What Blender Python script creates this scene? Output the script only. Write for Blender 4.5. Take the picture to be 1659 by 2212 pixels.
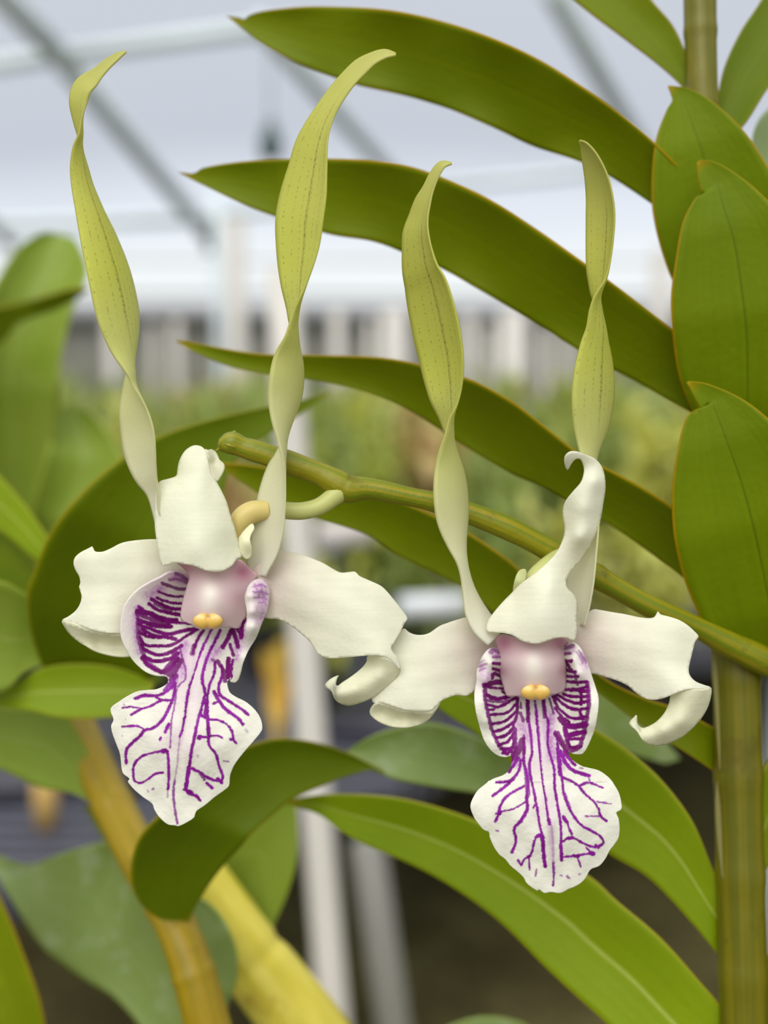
import bpy, bmesh, math, random
import numpy as np
from mathutils import Vector, Matrix
from mathutils.geometry import delaunay_2d_cdt
random.seed(7); RNG = np.random.RandomState(7)
for o in list(bpy.data.objects): bpy.data.objects.remove(o, do_unlink=True)
SC = bpy.context.scene
COL = SC.collection

# ------------------------------------------------------------------ camera
W, H, F = 1659.0, 2212.0, 2600.0          # photograph size and focal length in pixels
PITCH = math.radians(7.6)
CAM = np.array([0.0, 0.0, 1.5])
DF = 0.143                                  # distance to the blooms (m)
U = DF / F                                  # size of one pixel at the blooms
FW = np.array([0, math.cos(PITCH), -math.sin(PITCH)])
UP = np.array([0, math.sin(PITCH), math.cos(PITCH)])
RT = np.array([1.0, 0, 0])
cd = bpy.data.cameras.new('camera'); cam = bpy.data.objects.new('camera', cd); COL.objects.link(cam)
cam.location = CAM; cam.rotation_euler = (math.pi/2 - PITCH, 0, 0)
cd.sensor_fit = 'VERTICAL'; cd.sensor_height = 36; cd.lens = F/H*36
cd.clip_start = 0.005; cd.clip_end = 200
cd.dof.use_dof = True; cd.dof.focus_distance = DF; cd.dof.aperture_fstop = 13
SC.camera = cam
# ------------------------------------------------------------------ world, lights, exposure
SC.view_settings.view_transform = 'Standard'; SC.view_settings.look = 'None'
SC.view_settings.gamma = 1; SC.view_settings.exposure = 0.12
SC.view_settings.use_curve_mapping = False
wd = bpy.data.worlds.new('overcast_sky'); SC.world = wd; wd.use_nodes = True
nt = wd.node_tree; nt.nodes.clear()
tc = nt.nodes.new('ShaderNodeTexCoord'); sx = nt.nodes.new('ShaderNodeSeparateXYZ')
rp = nt.nodes.new('ShaderNodeValToRGB'); bg = nt.nodes.new('ShaderNodeBackground'); ow = nt.nodes.new('ShaderNodeOutputWorld')
nz = nt.nodes.new('ShaderNodeTexNoise'); nz.inputs['Scale'].default_value = 3.0
mr = nt.nodes.new('ShaderNodeMath'); mr.operation = 'MULTIPLY_ADD'; mr.inputs[1].default_value = 0.05
nt.links.new(tc.outputs['Generated'], sx.inputs[0]); nt.links.new(tc.outputs['Generated'], nz.inputs['Vector'])
nt.links.new(nz.outputs[0], mr.inputs[0]); nt.links.new(sx.outputs['Z'], mr.inputs[2])
nt.links.new(mr.outputs[0], rp.inputs[0]); nt.links.new(rp.outputs[0], bg.inputs[0]); nt.links.new(bg.outputs[0], ow.inputs[0])
cr = rp.color_ramp
stops = [(0.0, (0.62, 0.66, 0.66)), (0.09, (0.86, 0.90, 0.92)), (0.13, (0.72, 0.77, 0.84)), (0.19, (0.46, 0.495, 0.56)),
         (0.33, (0.49, 0.525, 0.585)), (1.0, (1.5, 1.5, 1.45))]
cr.elements[0].position = stops[0][0]; cr.elements[0].color = (*stops[0][1], 1)
cr.elements[1].position = stops[-1][0]; cr.elements[1].color = (*stops[-1][1], 1)
for p, c in stops[1:-1]:
    e = cr.elements.new(p); e.color = (*c, 1)
bg.inputs[1].default_value = 1.0
sl = bpy.data.lights.new('sun', 'SUN'); sun = bpy.data.objects.new('sun', sl); COL.objects.link(sun)
sl.energy = 2.1; sl.angle = math.radians(50); sl.color = (1, 0.97, 0.89)
sun.rotation_euler = (math.radians(42), math.radians(-14), 0)      # hazy daylight from above and behind the camera

# ------------------------------------------------------------------ helpers
def P(px, py, z=0.0):
    """photo pixel + depth behind the blooms (in pixel-sized units) -> world point(s)"""
    px = np.asarray(px, float); py = np.asarray(py, float); z = np.asarray(z, float)
    d = (DF + z*U)[..., None] if np.ndim(DF + z*U) else DF + z*U
    a = ((px - W/2)/F)[..., None] if np.ndim(px) else (px - W/2)/F
    b = ((H/2 - py)/F)[..., None] if np.ndim(py) else (H/2 - py)/F
    return CAM + (FW + RT*a + UP*b)*d
def ray(px, py): return FW + RT*((px - W/2)/F) + UP*((H/2 - py)/F)
def on_z(px, py, z):                 # where a sight line meets a level plane
    r = ray(px, py); return CAM + r*((z - CAM[2])/r[2])
def on_y(px, py, y):
    r = ray(px, py); return CAM + r*((y - CAM[1])/r[1])
def Zc(ox, oy, s, pts): return [(ox + p[0]/s, oy + p[1]/s) + tuple(p[2:]) for p in pts]

def crom(pts, n=12, closed=False):
    p = np.array(pts, float); N = len(p)
    if closed: q = np.vstack([p[-1], p, p[0], p[1]])
    else: q = np.vstack([2*p[0]-p[1], p, 2*p[-1]-p[-2]])
    out = []
    segs = N if closed else N-1
    t = np.linspace(0, 1, n, endpoint=False)[:, None]
    for i in range(segs):
        a, b, c, d = q[i], q[i+1], q[i+2], q[i+3]
        out.append(0.5*((2*b)+(-a+c)*t+(2*a-5*b+4*c-d)*t**2+(-a+3*b-3*c+d)*t**3))
    out = np.vstack(out)
    if not closed: out = np.vstack([out, p[-1:]])
    return out
def resample(p, n, key=2):
    d = np.r_[0, np.cumsum(np.linalg.norm(np.diff(p[:, :key], axis=0), axis=1))]
    t = np.linspace(0, d[-1], n)
    return np.stack([np.interp(t, d, p[:, k]) for k in range(p.shape[1])], 1)
def prof(v, spec):
    """smooth profile along v: number, list of values, or list of (v, value)"""
    if np.isscalar(spec): return np.full_like(v, float(spec))
    spec = list(spec)
    if np.isscalar(spec[0]): xs = np.linspace(0, 1, len(spec)); ys = np.array(spec, float)
    else: xs = np.array([s[0] for s in spec]); ys = np.array([s[1] for s in spec], float)
    t = np.linspace(0, 1, 201); y = np.interp(t, xs, ys)
    k = np.hanning(21); k /= k.sum(); y = np.convolve(np.pad(y, 10, mode='reflect', reflect_type='odd'), k, 'valid')
    return np.interp(v, t, y)
def _h(i, j): 
    n = (i*374761393 + j*668265263) & 0x7fffffff; n = ((n ^ (n >> 13))*1274126177) & 0x7fffffff
    return ((n ^ (n >> 16)) & 0xffff)/65535.0
def vnoise(x, y):
    xi = np.floor(x).astype(np.int64); yi = np.floor(y).astype(np.int64); fx = x-xi; fy = y-yi
    fx = fx*fx*(3-2*fx); fy = fy*fy*(3-2*fy)
    return (_h(xi, yi)*(1-fx)+_h(xi+1, yi)*fx)*(1-fy) + (_h(xi, yi+1)*(1-fx)+_h(xi+1, yi+1)*fx)*fy
def tps(ctrl):
    c = np.array(ctrl, float); s = 300.0; X = c[:, :2]/s; n = len(X)
    def K(a, b):
        r2 = ((a[:, None]-b[None])**2).sum(-1); return np.where(r2 > 0, r2*np.log(r2+1e-12), 0)
    A = np.zeros((n+3, n+3)); A[:n, :n] = K(X, X) + np.eye(n)*1e-3; A[:n, n] = 1; A[:n, n+1:] = X; A[n, :n] = 1; A[n+1:, :n] = X.T
    w = np.linalg.solve(A, np.r_[c[:, 2], 0, 0, 0])
    def f(x, y):
        Q = np.stack([x, y], 1)/s; return K(Q, X)@w[:n] + w[n] + Q@w[n+1:]
    return f

class Acc:
    def __init__(s): s.v = []; s.f = []; s.c = []; s.uv = []; s.n = 0
    def add(s, v, f, c=None, uv=None):
        v = np.asarray(v, float); s.v.append(v); s.f += [tuple(int(i)+s.n for i in q) for q in f]
        s.c.append(np.tile([1, 1, 1, 1.], (len(v), 1)) if c is None else c)
        s.uv.append(np.zeros((len(v), 2)) if uv is None else uv); s.n += len(v)
    def build(s, name, mat, parent=None, th=0.0, offset=0.0, sub=0):
        v = np.vstack(s.v)
        org = np.zeros(3)
        if parent is not None:
            org = np.array(parent.get('_org', list(parent.location)), float)
        else: org = v.mean(0)
        me = bpy.data.meshes.new(name); me.from_pydata([tuple(p) for p in v-org], [], s.f); me.update()
        me.polygons.foreach_set('use_smooth', [True]*len(me.polygons))
        ca = me.color_attributes.new('pigment', 'FLOAT_COLOR', 'POINT'); ca.data.foreach_set('color', np.vstack(s.c).astype(np.float32).ravel())
        ul = me.uv_layers.new(name='UVMap'); uv = np.vstack(s.uv); li = np.zeros(len(me.loops), np.int32)
        me.loops.foreach_get('vertex_index', li); ul.data.foreach_set('uv', uv[li].astype(np.float32).ravel())
        o = bpy.data.objects.new(name, me); COL.objects.link(o)
        if mat: me.materials.append(mat)
        if parent is None: o.location = org
        else: o.parent = parent
        ORG[o.name] = org
        o['_org'] = list(org)
        if th:
            m = o.modifiers.new('thickness', 'SOLIDIFY'); m.thickness = th; m.offset = offset
        return o
ORG = {}
def thing(name, label, cat, loc, group=None):
    o = bpy.data.objects.new(name, None); COL.objects.link(o); o.location = tuple(loc); o.empty_display_size = 0.01
    o['label'] = label; o['category'] = cat; o['_org'] = list(map(float, loc))
    if group: o['group'] = group
    return o
def tag(o, label, cat, group=None, kind=None):
    o['label'] = label; o['category'] = cat
    if group: o['group'] = group
    if kind: o['kind'] = kind
    return o
def gridfaces(nv, nu, wrap=False):
    f = []
    for i in range(nv-1):
        for j in range(nu if wrap else nu-1):
            k = (j+1) % nu; f.append((i*nu+j, i*nu+k, (i+1)*nu+k, (i+1)*nu+j))
    return f

def loft(name, L, R, z, mat, parent, tilt=0, cup=0, fold=0, wave=0, wf=5, nu=17, nv=90, th=5, acc=None, swap=False, lab=None):
    L = resample(crom(L), nv); R = resample(crom(R), nv)
    v = np.linspace(0, 1, nv); u = np.linspace(-1, 1, nu)
    wd_ = np.linalg.norm(L-R, axis=1); wn = np.clip(wd_/max(wd_.max(), 1), 0, 1)
    Z = prof(v, z)[:, None] + prof(v, tilt)[:, None]*u*wn[:, None] + prof(v, cup)[:, None]*(u**2)*wn[:, None] + prof(v, fold)[:, None]*np.sqrt(u**2+0.004)*wn[:, None]
    Z = Z + wave*np.sin(v*wf*6.28+1.3)[:, None]*np.abs(u)**3*wn[:, None]
    q = (u+1)/2
    X = L[:, None, 0]*(1-q)+R[:, None, 0]*q; Y = L[:, None, 1]*(1-q)+R[:, None, 1]*q
    V = P(X.ravel(), Y.ravel(), Z.ravel())
    uv = np.stack([np.tile(q, nv), np.repeat(v, nu)], 1)
    own = acc is None
    if own: acc = Acc()
    acc.add(V, gridfaces(nv, nu), uv=uv)
    if own:
        o = acc.build(name, mat, parent, th=th*U)
        if lab: o['label'] = lab
        return o

def ribbon(name, st, z, mat, parent, cup=20, nu=15, nv=220, th=4, lab=None):
    """twisting petal: stations (lx,ly,rx,ry,sign,real half width)"""
    s = np.array(st, float); c = (s[:, :2]+s[:, 2:4])/2; h = np.linalg.norm(s[:, :2]-s[:, 2:4], axis=1)/2*s[:, 4]
    w = np.maximum(s[:, 5], np.abs(h))
    A = resample(crom(np.column_stack([c, h, w, s[:, :2]-c])), nv)
    # blade direction across the ribbon follows the measured edges
    cx, cy, h, w = A[:, 0], A[:, 1], A[:, 2], A[:, 3]; nx, ny = A[:, 4], A[:, 5]
    tx = np.gradient(cx); ty = np.gradient(cy); ln = np.hypot(tx, ty); px_, py_ = ty/ln, -tx/ln
    sg = np.sign(nx*px_+ny*py_); sg[sg == 0] = 1
    sgm = 1 if sg.mean() > 0 else -1; px_ *= sgm; py_ *= sgm
    w = np.maximum(w, np.abs(h)+1e-3)
    ct = np.clip(h/w, -1, 1); ang = np.arccos(ct)
    k = np.hanning(9); k /= k.sum(); ang = np.convolve(np.pad(ang, 4, mode='edge'), k, 'valid')
    v = np.linspace(0, 1, nv); u = np.linspace(-1, 1, nu)
    cs, sn = np.cos(ang)[:, None], np.sin(ang)[:, None]
    off = (cup*np.minimum(1, w/60))[:, None]*(1-u**2) - (cup*np.minimum(1, w/60))[:, None]*0.5
    lat = u*w[:, None]*cs + off*sn*-1; dep = u*w[:, None]*sn + off*cs
    X = cx[:, None]+px_[:, None]*lat; Y = cy[:, None]+py_[:, None]*lat; Z = prof(v, z)[:, None]+dep
    V = P(X.ravel(), Y.ravel(), Z.ravel()); a = Acc()
    a.add(V, gridfaces(nv, nu), uv=np.stack([np.tile((u+1)/2, nv), np.repeat(v, nu)], 1))
    o = a.build(name, mat, parent, th=th*U)
    if lab: o['label'] = lab
    return o

def sheet(acc, outline, ctrl, sp=4.0, color=None, extra=None, smooth=5):
    o = crom(outline, smooth, True)
    per = np.linalg.norm(np.diff(np.vstack([o, o[:1]]), axis=0), axis=1).sum()
    o = resample(np.vstack([o, o[:1]]), max(12, int(per/sp)))[:-1]
    x0, y0 = o.min(0); x1, y1 = o.max(0)
    gx, gy = np.meshgrid(np.arange(x0, x1, sp), np.arange(y0, y1, sp*0.87)); gx[1::2] += sp/2
    g = np.stack([gx.ravel(), gy.ravel()], 1)
    a = o; b = np.roll(o, -1, 0); ins = np.zeros(len(g), bool); dmin = np.full(len(g), 1e9)
    for k in range(len(a)):
        (ax, ay), (bx, by) = a[k], b[k]
        c = ((ay > g[:, 1]) != (by > g[:, 1])) & (g[:, 0] < (bx-ax)*(g[:, 1]-ay)/((by-ay) if by != ay else 1e-9)+ax); ins ^= c
        near = np.abs(g[:, 0]-ax) + np.abs(g[:, 1]-ay) < 4*sp
        if near.any():
            dd = np.hypot(g[near, 0]-ax, g[near, 1]-ay); dmin[near] = np.minimum(dmin[near], dd)
    g = g[ins & (dmin > sp*0.55)]
    pts = [Vector(p) for p in np.vstack([o, g])]; n = len(o)
    V, E, Fc, *_ = delaunay_2d_cdt(pts, [(i, (i+1) % n) for i in range(n)], [list(range(n))], 1, 1e-5)
    v = np.array([[p.x, p.y] for p in V]); f = ctrl if callable(ctrl) else tps(ctrl)
    z = f(v[:, 0], v[:, 1])
    if extra is not None: z = z + extra(v[:, 0], v[:, 1])
    col = color(v[:, 0], v[:, 1]) if color else None
    acc.add(P(v[:, 0], v[:, 1], z), Fc, c=col, uv=v/np.array([W, H]))

def frames(p):
    t = np.gradient(p, axis=0); t /= np.linalg.norm(t, axis=1)[:, None]+1e-12
    n = np.cross(t[0], [0.3, 0.9, 0.2]); n /= np.linalg.norm(n); N = [n]
    for i in range(1, len(p)):
        n = n - t[i]*np.dot(n, t[i]); n /= np.linalg.norm(n); N.append(n)
    N = np.array(N); return N, np.cross(t, N)
def tube3(acc, p, r, seg=16, caps=True):
    p = np.asarray(p, float); r = np.asarray(r, float)*np.ones(len(p)); N, B = frames(p)
    a = np.linspace(0, 2*math.pi, seg, endpoint=False)
    V = p[:, None]+r[:, None, None]*(np.cos(a)[None, :, None]*N[:, None]+np.sin(a)[None, :, None]*B[:, None])
    f = gridfaces(len(p), seg, True)
    if caps: f += [tuple(range(seg))[::-1], tuple((len(p)-1)*seg+i for i in range(seg))]
    uv = np.stack([np.tile(a/6.283, len(p)), np.repeat(np.linspace(0, 1, len(p)), seg)], 1)
    acc.add(V.reshape(-1, 3), f, uv=uv)
def tubepx(acc, pts, seg=24, n=14, bump=None):
    q = crom(pts, n); w = P(q[:, 0], q[:, 1], q[:, 2]); r = q[:, 3]*(DF+q[:, 2]*U)/F
    if bump is not None: r = r*bump(np.linspace(0, 1, len(r)))
    tube3(acc, w, r, seg)
def box(acc, c, s, rz=0):
    c = np.array(c, float); s = np.array(s, float)/2
    V = np.array([[x, y, z] for x in (-1, 1) for y in (-1, 1) for z in (-1, 1)])*s
    R = np.array([[math.cos(rz), -math.sin(rz), 0], [math.sin(rz), math.cos(rz), 0], [0, 0, 1]])
    acc.add(V@R.T+c, [(0, 1, 3, 2), (4, 6, 7, 5), (0, 4, 5, 1), (2, 3, 7, 6), (0, 2, 6, 4), (1, 5, 7, 3)])

# ------------------------------------------------------------------ materials
def srgb(r, g, b): 
    f = lambda c: (c/255/12.92) if c/255 <= 0.04045 else ((c/255+0.055)/1.055)**2.4
    return (f(r), f(g), f(b), 1)
class NT:
    def __init__(s, name):
        s.m = bpy.data.materials.new(name); s.m.use_nodes = True; s.t = s.m.node_tree; s.t.nodes.clear()
        s.out = s.n('ShaderNodeOutputMaterial')
    def n(s, typ, **kw):
        d = s.t.nodes.new(typ)
        for k, v in kw.items(): setattr(d, k, v)
        return d
    def l(s, a, b): s.t.links.new(a, b)
    def val(s, sock, v):
        if hasattr(v, 'is_output'): s.l(v, sock)
        else: sock.default_value = v
    def math(s, op, a, b=0.0, c=0.0, clamp=False):
        d = s.n('ShaderNodeMath', operation=op); d.use_clamp = clamp
        s.val(d.inputs[0], a); s.val(d.inputs[1], b); s.val(d.inputs[2], c); return d.outputs[0]
    def mix(s, f, a, b):
        d = s.n('ShaderNodeMix', data_type='RGBA'); s.val(d.inputs[0], f); s.val(d.inputs[6], a); s.val(d.inputs[7], b); return d.outputs[2]
    def noise(s, vec, scale, detail=2, rough=0.5):
        d = s.n('ShaderNodeTexNoise'); d.inputs['Scale'].default_value = scale; d.inputs['Detail'].default_value = detail
        d.inputs['Roughness'].default_value = rough
        if vec is not None: s.l(vec, d.inputs['Vector'])
        return d.outputs[0]
    def step(s, x, lo, hi):
        d = s.n('ShaderNodeMapRange'); d.interpolation_type = 'SMOOTHSTEP'; s.val(d.inputs[0], x)
        d.inputs[1].default_value = lo; d.inputs[2].default_value = hi; return d.outputs[0]
    def surf(s, col, rough=0.5, spec=0.5, trans=0.0, tcol=None, bump=None, bs=0.3, bd=0.001, coat=0.0):
        b = s.n('ShaderNodeBsdfPrincipled'); s.val(b.inputs['Base Color'], col); s.val(b.inputs['Roughness'], rough)
        b.inputs['Specular IOR Level'].default_value = spec; b.inputs['Coat Weight'].default_value = coat
        if bump is not None:
            k = s.n('ShaderNodeBump'); k.inputs['Strength'].default_value = bs; k.inputs['Distance'].default_value = bd
            s.l(bump, k.inputs['Height']); s.l(k.outputs[0], b.inputs['Normal'])
        sh = b.outputs[0]
        if trans:
            t = s.n('ShaderNodeBsdfTranslucent'); s.val(t.inputs[0], tcol if tcol is not None else col)
            m = s.n('ShaderNodeMixShader'); m.inputs[0].default_value = trans; s.l(sh, m.inputs[1]); s.l(t.outputs[0], m.inputs[2]); sh = m.outputs[0]
        s.l(sh, s.out.inputs[0]); return s.m
def uvs(t):
    c = t.n('ShaderNodeTexCoord'); x = t.n('ShaderNodeSeparateXYZ'); t.l(c.outputs['UV'], x.inputs[0]); return x.outputs[0], x.outputs[1], c

def leafmat(name, base, light, edge, rib, trans=0.35, tcol=(0.25, 0.4, 0.01, 1), rough=0.42, spots=0.0, ribw=0.03, streak=0.5, mott=0.0, mcol=None, spec=0.4, edgew=0.045):
    t = NT(name); u, v, c = uvs(t); O = c.outputs['Object']
    au = t.math('ABSOLUTE', t.math('MULTIPLY_ADD', u, 2.0, -1.0))
    n1 = t.noise(O, 60, 3); 
    cmb = t.n('ShaderNodeCombineXYZ'); t.l(t.math('MULTIPLY', u, 26.0), cmb.inputs[0]); t.l(t.math('MULTIPLY', v, 2.0), cmb.inputs[1])
    n2 = t.noise(cmb.outputs[0], 1.0, 3)
    f = t.math('MULTIPLY_ADD', t.math('SUBTRACT', n2, 0.5), streak*2, t.math('MULTIPLY', n1, 0.9), clamp=True)
    col = t.mix(f, base, light)
    if mott:
        col = t.mix(t.math('MULTIPLY', t.step(t.noise(O, 110, 4, 0.7), 0.5, 0.66), mott), col, mcol)
    if spots:
        col = t.mix(t.math('MULTIPLY', t.step(t.noise(O, 75, 1), 0.64, 0.78), spots), col, srgb(176, 176, 10))
    col = t.mix(t.math('MULTIPLY', t.step(au, ribw, 0.0), 0.8), col, rib)
    tip = t.step(v, 0.05, 0.0)
    e = t.math('MAXIMUM', t.step(au, 1-edgew, 1.0), t.math('MULTIPLY', tip, 0.6))
    col = t.mix(t.math('MULTIPLY', e, 0.75), col, edge)
    tc2 = t.mix(e, tcol, (edge[0]*1.5, edge[1]*1.5, edge[2], 1))
    bump = t.math('MULTIPLY_ADD', n2, 0.6, t.noise(O, 900, 2))
    return t.surf(col, rough, spec, trans, tc2, bump, 0.25, 0.0003)
G1 = leafmat('leaf_green', srgb(104, 124, 0), srgb(138, 150, 0), srgb(186, 146, 0), srgb(132, 146, 0), spots=0.5, tcol=srgb(166, 172, 0), spec=.18, rough=.5, streak=.35)
G2 = leafmat('leaf_upright_green', srgb(104, 126, 0), srgb(128, 146, 0), srgb(194, 146, 0), srgb(74, 102, 0), trans=0.3, ribw=0.022, tcol=srgb(156, 166, 0), spec=.15, rough=.5, streak=.35)
G3 = leafmat('leaf_lime', srgb(120, 146, 0), srgb(150, 170, 14), srgb(186, 172, 14), srgb(190, 200, 96), trans=0.3, ribw=0.07, tcol=srgb(180, 192, 0), spec=.25, rough=.48, streak=.35)
G4 = leafmat('leaf_grey_green', srgb(124, 146, 66), srgb(150, 168, 100), srgb(150, 170, 60), srgb(146, 168, 104), trans=0.2, rough=0.4, mott=0.4, mcol=srgb(180, 192, 156), tcol=srgb(150, 165, 50), spec=0.4)
G5 = leafmat('leaf_soft_green', srgb(128, 152, 36), srgb(160, 178, 78), srgb(172, 180, 60), srgb(172, 186, 96), trans=0.3, tcol=srgb(170, 185, 40), spec=.3)
G6 = leafmat('leaf_shade_green', srgb(90, 110, 0), srgb(114, 132, 0), srgb(168, 150, 0), srgb(108, 126, 0), trans=0.28, tcol=srgb(145, 156, 0), spec=.18, rough=.5, streak=.35)

def petalmat():
    t = NT('petal_ivory_to_lime'); u, v, c = uvs(t); O = c.outputs['Object']
    d = t.n('ShaderNodeValToRGB'); t.l(v, d.inputs[0]); r = d.color_ramp
    r.elements[0].position = 0; r.elements[0].color = srgb(196, 194, 110)
    r.elements[1].position = 1; r.elements[1].color = srgb(240, 238, 224)
    for p, cc in ((0.22, srgb(206, 206, 98)), (0.45, srgb(212, 214, 96)), (0.62, srgb(218, 218, 138)), (0.80, srgb(230, 228, 186)), (0.92, srgb(238, 235, 212))):
        r.elements.new(p).color = cc
    col = d.outputs[0]
    m = t.math('MULTIPLY', t.step(v, 0.08, 0.2), t.step(v, 0.64, 0.5))
    # fine brown stippled veins running lengthwise
    ln = t.math('SINE', t.math('MULTIPLY', u, 44.0)); ln = t.step(ln, 0.75, 0.98)
    cmb = t.n('ShaderNodeCombineXYZ'); t.l(t.math('MULTIPLY', u, 20.0), cmb.inputs[0]); t.l(t.math('MULTIPLY', v, 170.0), cmb.inputs[1])
    sp = t.step(t.noise(cmb.outputs[0], 1.0, 1), 0.52, 0.62)
    mid = t.step(t.math('ABSOLUTE', t.math('SUBTRACT', u, 0.5)), 0.035, 0.008)
    k = t.math('MAXIMUM', t.math('MULTIPLY', t.math('MULTIPLY', ln, sp), 0.42), t.math('MULTIPLY', mid, t.math('MULTIPLY_ADD', sp, 0.4, 0.3)))
    col = t.mix(t.math('MULTIPLY', k, m), col, srgb(128, 104, 50))
    au = t.math('ABSOLUTE', t.math('MULTIPLY_ADD', u, 2.0, -1.0))
    col = t.mix(t.math('MULTIPLY', t.step(au, 0.95, 1.0), 0.35), col, srgb(170, 165, 90))
    return t.surf(col, 0.55, 0.3, 0.35, col, t.noise(O, 2200, 2), 0.15, 0.0002)
PET = petalmat()
def pigment(name, trans, rough, bs=0.2, spec=0.2, fb=1600):
    t = NT(name); a = t.n('ShaderNodeAttribute', attribute_name='pigment'); c = t.n('ShaderNodeTexCoord')
    return t.surf(a.outputs[0], rough, spec, trans, a.outputs[0], t.noise(c.outputs['Object'], fb, 3), bs, 0.0003)
SEP = pigment('sepal_ivory', 0.32, 0.5); LIP = pigment('lip_white_purple', 0.22, 0.5, 0.3); COLM = pigment('column_blush', 0.25, 0.5, 0.1)
ANT = pigment('anther_yellow', 0.05, 0.3, 0.1, 0.5)

def canemat(name, a, b, dark, sc=1.0, rough=0.45):
    t = NT(name); u, v, c = uvs(t); O = c.outputs['Object']
    cmb = t.n('ShaderNodeCombineXYZ'); t.l(t.math('MULTIPLY', u, 14.0), cmb.inputs[0]); t.l(t.math('MULTIPLY', v, 3.0), cmb.inputs[1])
    col = t.mix(t.step(t.noise(cmb.outputs[0], 1.0, 2), 0.35, 0.65), a, b)
    n2 = t.noise(O, 170*sc, 4, 0.7)
    col = t.mix(t.math('MULTIPLY', t.step(n2, 0.56, 0.72), 0.55), col, dark)
    return t.surf(col, rough, 0.4, 0.0, None, t.noise(O, 700*sc, 3), 0.3, 0.0003)
CANE = canemat('cane_olive', srgb(92, 92, 0), srgb(114, 106, 0), srgb(84, 72, 0), 0.6)
CANEO = canemat('cane_amber', srgb(138, 118, 0), srgb(156, 128, 4), srgb(108, 78, 4), 0.6)
CANEY = canemat('cane_yellow', srgb(206, 190, 60), srgb(222, 206, 84), srgb(170, 140, 40), 0.5)
STALK = canemat('stalk_olive', srgb(108, 122, 4), srgb(146, 134, 10), srgb(92, 78, 8), 1.5)
PEDI = NT('pedicel_cream').surf(srgb(204, 206, 128), 0.4, 0.4, 0.15, srgb(220, 220, 130))
OVAR = NT('ovary_yellow').surf(srgb(212, 192, 118), 0.4, 0.4, 0.1, srgb(220, 200, 110))
def plain(name, col, rough=0.6, var=0.15, sc=12, metal=0, spec=0.4, bs=0.0):
    t = NT(name); c = t.n('ShaderNodeTexCoord'); n = t.noise(c.outputs['Object'], sc, 4, 0.6)
    c2 = t.mix(n, tuple([x*(1-var) for x in col[:3]])+(1,), tuple([min(1, x*(1+var)) for x in col[:3]])+(1,))
    m = t.surf(c2, rough, spec, 0, None, n if bs else None, bs, 0.01)
    return m

# ================================================================== THE GREENHOUSE
# roof: a plane falling away from the camera towards the far eave
RP0 = np.array([0, 9.0, 2.50]); RS = -0.17                     # height change per metre of y
def on_roof(px, py):
    r = ray(px, py); t = (RP0[2]-CAM[2]-RS*RP0[1])/(r[2]-RS*r[1]); return CAM + r*t
def struct(o, n=None): o['kind'] = 'structure'; return o
fl = NT('gravel_ground'); c = fl.n('ShaderNodeTexCoord'); n1 = fl.noise(c.outputs['Object'], 3.0, 5, 0.65); n2 = fl.noise(c.outputs['Object'], 28, 4, 0.7)
colf = fl.mix(fl.step(n1, 0.35, 0.65), srgb(104, 94, 56), srgb(140, 130, 82)); colf = fl.mix(fl.step(n2, 0.45, 0.7), colf, srgb(72, 72, 38))
fl.surf(colf, 0.9, 0.2, 0, None, n2, 0.6, 0.02)
a = Acc(); a.add([(-14, -6, 0), (14, -6, 0), (14, 16, 0), (-14, 16, 0)], [(0, 1, 2, 3)]); struct(a.build('floor', fl.m))
film = NT('roof_film'); tr = film.n('ShaderNodeBsdfTransparent'); tr.inputs[0].default_value = (0.97, 0.98, 1, 1)
tl = film.n('ShaderNodeBsdfTranslucent'); tl.inputs[0].default_value = (0.8, 0.82, 0.86, 1)
mx = film.n('ShaderNodeMixShader'); mx.inputs[0].default_value = 0.12
film.l(tr.outputs[0], mx.inputs[1]); film.l(tl.outputs[0], mx.inputs[2]); film.l(mx.outputs[0], film.out.inputs[0])
yr = 2.0; zr = RP0[2]+RS*(yr-9)
a = Acc(); a.add([(-14, 9.02, RP0[2]+.01), (14, 9.02, RP0[2]+.01), (14, yr, zr+.03), (-14, yr, zr+.03), (14, -6, zr-1.3), (-14, -6, zr-1.3)], [(0, 1, 2, 3), (3, 2, 4, 5)])
struct(a.build('ceiling', film.m))
MET = plain('galvanised_steel', srgb(214, 224, 226), 0.45, 0.08, 4, spec=0.5)
WHT = plain('white_pvc', srgb(206, 200, 192), 0.35, 0.06, 6)
DRK = plain('shaded_gap_dark', srgb(112, 112, 104), 0.9, 0.3, 2)  # dark colour painted for the shade inside the far openings
LGT = plain('pale_sheeting', srgb(190, 194, 196), 0.6, 0.15, 1.5)
def beam(name, pts, r, label, mat=MET, cat='beam', group=None, lift=0.0):
    a = Acc(); p = np.array(pts)
    for i in range(len(p)-1): tube3(a, [p[i], (p[i]+p[i+1])/2, p[i+1]], r, 10)
    o = a.build(name, mat); o['kind'] = 'structure'; return o
drop = np.array([0, 0, -0.06])
beam('trim_1', [on_roof(-60, -110)+drop, on_roof(110, 70)+drop, on_roof(410, 440)+drop, on_roof(455, 486)+drop], 0.062, '')
beam('trim_2', [on_roof(560, 20)+drop, on_roof(860, 372)+drop], 0.05, '')
beam('trim_3', [on_roof(1190, -60)+drop, on_roof(1400, 320)+drop], 0.055, '')
beam('trim_4', [on_roof(-350, 165)+drop, on_roof(120, 92)+drop, on_roof(640, 22)+drop], 0.04, '')
beam('trim_5', [on_roof(-300, 478)+drop, on_roof(420, 452)+drop], 0.045, '')
beam('trim_6', [on_roof(430, 455)+drop, on_roof(870, 392)+drop, on_roof(1320, 345)+drop, on_roof(1900, 300)+drop], 0.035, '')
beam('trim_7', [on_roof(-120, 360)+drop, on_roof(50, 540)+drop], 0.05, '')
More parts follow.
